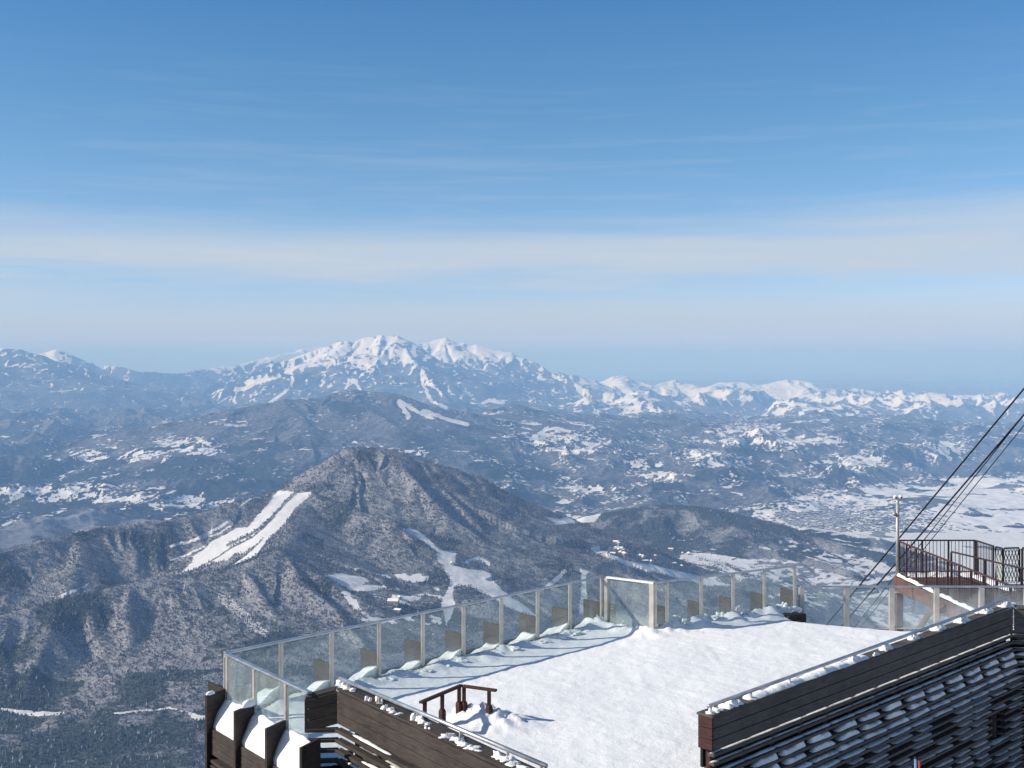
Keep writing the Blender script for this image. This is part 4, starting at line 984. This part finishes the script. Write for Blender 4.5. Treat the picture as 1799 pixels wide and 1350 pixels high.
# ropeway cables
for (xa, ya, xb, yb, r_, lab) in ((1860, 609, 1380, 1185, .034, 'leftmost thick ropeway cable slanting down past the lookout'), (1860, 657, 1400, 1192, .036, 'thickest ropeway cable, second from the left where they cross the railing'),
                                  (1860, 651.5, 1410, 1216.5, .020, 'thin ropeway cable close beside the thickest one'), (1860, 671, 1420, 1216, .018, 'rightmost thin ropeway cable')):
    a, b = V(xa, ya, 45), V(xb, yb, 62)
    n = 14; a = a+(a-b)*.75; pts = [a.lerp(b, i/n)-Vector((0, 0, .05*math.sin(math.pi*i/n))) for i in range(n+1)]
    tag(MB().tube(pts, r_, 8).build('cable', m_cable, smooth=True), lab, 'cable', 'ropeway cables')

# ------------------------------------------------------------------ small houses in the valleys
m_wallh = [metal('house wall %d' % i, c, tuple(min(1, x*1.2) for x in c), 0, .8) for i, c in enumerate(((.30, .26, .22), (.45, .43, .40), (.16, .10, .08), (.35, .18, .13)))]
def ground_z(x, y):
    z, _, _, _ = sample(np.array([x]), np.array([y])); return float(z[0])
def house(px_, d, w, l, h, rot, k, lab, grp):
    x = (px_-CX)/F*d; z = ground_z(x, d); t = empty('house', lab, 'house', grp)
    MB().box((0, 0, h/2-1), (w/2, 0, 0), (0, l/2, 0), (0, 0, h/2+1)).build('wall', m_wallh[k % 4], t)
    r = MB(); e = 1.0; rh = w*.32
    r.add([(-w/2-e, -l/2-e, h), (w/2+e, -l/2-e, h), (w/2+e, l/2+e, h), (-w/2-e, l/2+e, h), (0, -l/2-e, h+rh), (0, l/2+e, h+rh)], [(0, 3, 2, 1), (0, 1, 4), (2, 3, 5), (1, 2, 5, 4), (3, 0, 4, 5)])
    r.build('roof', m_snow, t)
    wn = MB()
    for sx in (-1, 1):
        for q in range(3): wn.box((sx*(w/2+.03), -l/3+q*l/3, h*.5), (.04, 0, 0), (0, l*.07, 0), (0, 0, h*.14))
    wn.build('window_band', m_black, t)
    t.location = (x, d, z); t.rotation_euler[2] = rot
hr = random.Random(9)
def find_d(px_, py_):
    ds = np.linspace(4200, 9300, 1400); xs = (px_-CX)/F*ds; z, _, _, v = sample(xs, ds); yy = HY-z/ds*F
    i = np.nonzero(v)[0]
    return None if not len(i) else float(ds[i[np.argmin(np.abs(yy[i]-py_))]])
for px_, py_, s_, lab in ((692, 1062, 1.6, 'large pale hotel block in the wooded hollow below the near mountain'), (700, 1075, 1.0, 'small house below the pale hotel in the wooded hollow'), (703, 1052, .8, 'small house just above the pale hotel in the hollow'), (628, 1003, .8, 'small lodge at the left edge of the snowfields in the hollow'),
                          (795, 992, .9, 'ski lodge beside the foot of the central ski run')):
    d = find_d(px_, py_); 
    if d: house(px_, d, 16*s_, 26*s_, 9*s_, hr.random()*3, int(s_*10), lab, 'houses in the valleys')
for i in range(26):
    px_ = hr.uniform(1075, 1215); py_ = 955+(px_-1075)*.16+hr.uniform(-8, 26); d = find_d(px_, py_)
    if d: house(px_, d, hr.uniform(12, 22), hr.uniform(18, 36), hr.uniform(6, 12), hr.random()*3, i, 'tiny snow roofed house in the hamlet right of the near mountain', 'hamlet houses right of the near mountain')
# the town in the river basin, far too small to tell its houses apart
def town():
    n = 2600; P = []
    ys, xs = [], []
    r = np.random.default_rng(77)
    th = r.random(n)*6.28; rad = np.sqrt(r.random(n)); pxs = 1440+r.normal(0, 55, n); D = 10300+r.normal(0, 620, n)
    pxs = np.where(r.random(n) < .25, 1560+r.normal(0, 60, n), pxs)
    X_ = (pxs-CX)/F*D
    m = MB(); ok = 0
    iY = np.clip(np.searchsorted(YM[:, 0], D), 0, YM.shape[0]-1); iX = np.clip(((X_/D-TANX[0])/(TANX[-1]-TANX[0])*(XM.shape[1]-1)).astype(int), 0, XM.shape[1]-1)
    for i in range(n):
        if D[i] < 9650: continue
        z = float(ZM[iY[i], iX[i]]); w, l, h = r.uniform(5, 10), r.uniform(6, 14), r.uniform(5, 10)
        if z > -1370: continue
        a = r.random()*3; c_, s_ = math.cos(a), math.sin(a)
        m.box((X_[i], D[i], z+h/2), (c_*w, s_*w, 0), (-s_*l, c_*l, 0), (0, 0, h/2))
    o = m.build('distant_town', m_town); tag(o, 'distant snow covered town spread over the river plain', 'town', kind='stuff')
m_town, nt, b = mat('town roofs and walls')
gN = nd(nt, 'ShaderNodeNewGeometry'); up = nd(nt, 'ShaderNodeSeparateXYZ', {0: gN.outputs['Normal']}).outputs[2]
rn = noise(nt, gN.outputs['Position'], .02, 1, .5)
nt.links.new(mixc(nt, math_(nt, 'MULTIPLY', ramp(nt, up, .5, .6), ramp(nt, rn, .40, .46)), (.10, .09, .10), (.8, .8, .82)), b.inputs['Base Color'])
town()
# ------------------------------------------------------------------ air, sky, sun, camera
SUN_EL, SUN_DIR = R(30), Vector((-.98*math.cos(R(30)), -.19*math.cos(R(30)), .5)).normalized()
def air():
    bm = bmesh.new(); bmesh.ops.create_cube(bm, size=1)
    for v in bm.verts:
        v.co.x *= 540000; v.co.y = v.co.y*191000+88000; v.co.z = -1640 if v.co.z < 0 else 690
    me = bpy.data.meshes.new('haze'); bm.to_mesh(me); bm.free()
    o = bpy.data.objects.new('haze', me); COL.objects.link(o)
    m = bpy.data.materials.new('haze'); m.use_nodes = True; nt = m.node_tree; nt.nodes.clear()
    out = nt.nodes.new('ShaderNodeOutputMaterial')
    vol = nd(nt, 'ShaderNodeVolumePrincipled', {'Color': HAZE_COL, 'Density': HAZE_D, 'Anisotropy': 0.0, 'Absorption Color': (.5, .5, .5, 1)})
    nt.links.new(vol.outputs[0], out.inputs['Volume']); me.materials.append(m)
    tag(o, 'thin pale blue haze filling the valleys and fading the far mountains', 'haze', kind='stuff')
HAZE_COL, HAZE_D = (.31, .565, 1.0, 1), 4.6e-5
air()

w = bpy.data.worlds.new('World'); S.world = w; w.use_nodes = True
nt = w.node_tree; bg = nt.nodes['Background']
sky = nt.nodes.new('ShaderNodeTexSky'); sky.sky_type = 'NISHITA'; sky.sun_disc = False
sky.sun_elevation = SUN_EL; sky.sun_rotation = math.atan2(SUN_DIR.x, SUN_DIR.y)
sky.altitude = 1700; sky.air_density = 1.0; sky.dust_density = .6; sky.ozone_density = 2.2
d = nt.nodes.new('ShaderNodeTexCoord').outputs['Generated']
sep = nd(nt, 'ShaderNodeSeparateXYZ', {0: d}); el = sep.outputs[2]
# thin cloud sheets: noise on a level sheet overhead, seen at a shallow angle, gathered in bands
inv = math_(nt, 'DIVIDE', 1.0, math_(nt, 'MAXIMUM', math_(nt, 'ADD', el, .03), .012))
flat_ = nd(nt, 'ShaderNodeCombineXYZ', {0: math_(nt, 'MULTIPLY', sep.outputs[0], inv), 1: math_(nt, 'MULTIPLY', sep.outputs[1], inv), 2: 0.0}).outputs[0]
sheet = noise(nt, flat_, .22, 5, .55, .6)
mp = nd(nt, 'ShaderNodeMapping', {0: d}); mp.inputs['Scale'].default_value = (1.1, 1.1, 16)
wisp = noise(nt, mp.outputs[0], 1.7, 5, .55, .35)
mp2 = nd(nt, 'ShaderNodeMapping', {0: d}); mp2.inputs['Scale'].default_value = (2.2, 2.2, 40)
fine = noise(nt, mp2.outputs[0], 3.0, 6, .6, .5)
wob = math_(nt, 'ADD', el, math_(nt, 'ADD', math_(nt, 'MULTIPLY', math_(nt, 'SUBTRACT', wisp, .5), .060), math_(nt, 'MULTIPLY', math_(nt, 'SUBTRACT', fine, .5), .030)))
def band(lo0, lo1, hi0, hi1):
    return math_(nt, 'MULTIPLY', ramp(nt, wob, lo0, lo1), ramp(nt, wob, hi1, hi0))
east = math_(nt, 'MULTIPLY', ramp(nt, sep.outputs[0], .20, .42), .012)
b1 = math_(nt, 'MULTIPLY', math_(nt, 'MULTIPLY', ramp(nt, wob, .058, .074), ramp(nt, math_(nt, 'SUBTRACT', wob, east), .120, .088)), .86)          # upper band
lowedge = ramp(nt, math_(nt, 'ADD', el, math_(nt, 'MULTIPLY', math_(nt, 'SUBTRACT', fine, .5), .005)), .0070, .0092)
b2 = math_(nt, 'MULTIPLY', math_(nt, 'MULTIPLY', lowedge, ramp(nt, wob, .056, .036)), .90)        # lower band
b3 = math_(nt, 'MULTIPLY', ramp(nt, fine, .50, .74), math_(nt, 'MULTIPLY', ramp(nt, wob, .26, .10), .28))
cl = math_(nt, 'ADD', math_(nt, 'MAXIMUM', b1, b2), b3, True)
cl = math_(nt, 'MULTIPLY', cl, ramp(nt, sheet, .05, .45))
cloudc = (3.62, 4.08, 4.60)
tint = nt.nodes.new('ShaderNodeValToRGB'); nt.links.new(el, tint.inputs[0]); cr = tint.color_ramp
cr.elements[0].position = .05; cr.elements[0].color = (.64, .685, .87, 1); cr.elements[1].position = .30; cr.elements[1].color = (.29, .62, .80, 1)
e = cr.elements.new(.16); e.color = (.48, .67, .78, 1)
mul = nt.nodes.new('ShaderNodeMix'); mul.data_type = 'RGBA'; mul.blend_type = 'MULTIPLY'; mul.inputs[0].default_value = 1
nt.links.new(sky.outputs[0], mul.inputs[6]); side = ramp(nt, sep.outputs[1], -.35, .45)                      # the deep blue lies opposite the sun; the sunward sky is paler
nt.links.new(mixc(nt, side, (.86, .80, .76), tint.outputs[0]), mul.inputs[7])
skyc = mixc(nt, cl, mul.outputs[2], cloudc)
nt.links.new(skyc, bg.inputs['Color']); bg.inputs['Strength'].default_value = .125

sl = bpy.data.lights.new('sun', 'SUN'); sl.energy = 4.3; sl.angle = R(.5); sl.color = (1, .925, .80)
so = bpy.data.objects.new('sun', sl); COL.objects.link(so); so.rotation_euler = SUN_DIR.to_track_quat('Z', 'Y').to_euler()

cam = bpy.data.cameras.new('camera'); co_ = bpy.data.objects.new('camera', cam); COL.objects.link(co_)
cam.sensor_width = 36; cam.sensor_fit = 'HORIZONTAL'; cam.lens = 36*F/1799
cam.shift_y = -(675-HY)/1799; cam.shift_x = -(899.5-CX)/1799*-1*-1
co_.rotation_euler = (R(90), 0, 0); cam.clip_start = .2; cam.clip_end = 400000
S.camera = co_
S.view_settings.view_transform = 'Standard'; S.view_settings.look = 'None'; S.view_settings.exposure = .38; S.view_settings.gamma = 1
S.cycles.use_denoising = True; S.cycles.volume_bounces = 2; S.cycles.max_bounces = 10; S.cycles.transparent_max_bounces = 24
S.cycles.sample_clamp_indirect = 4
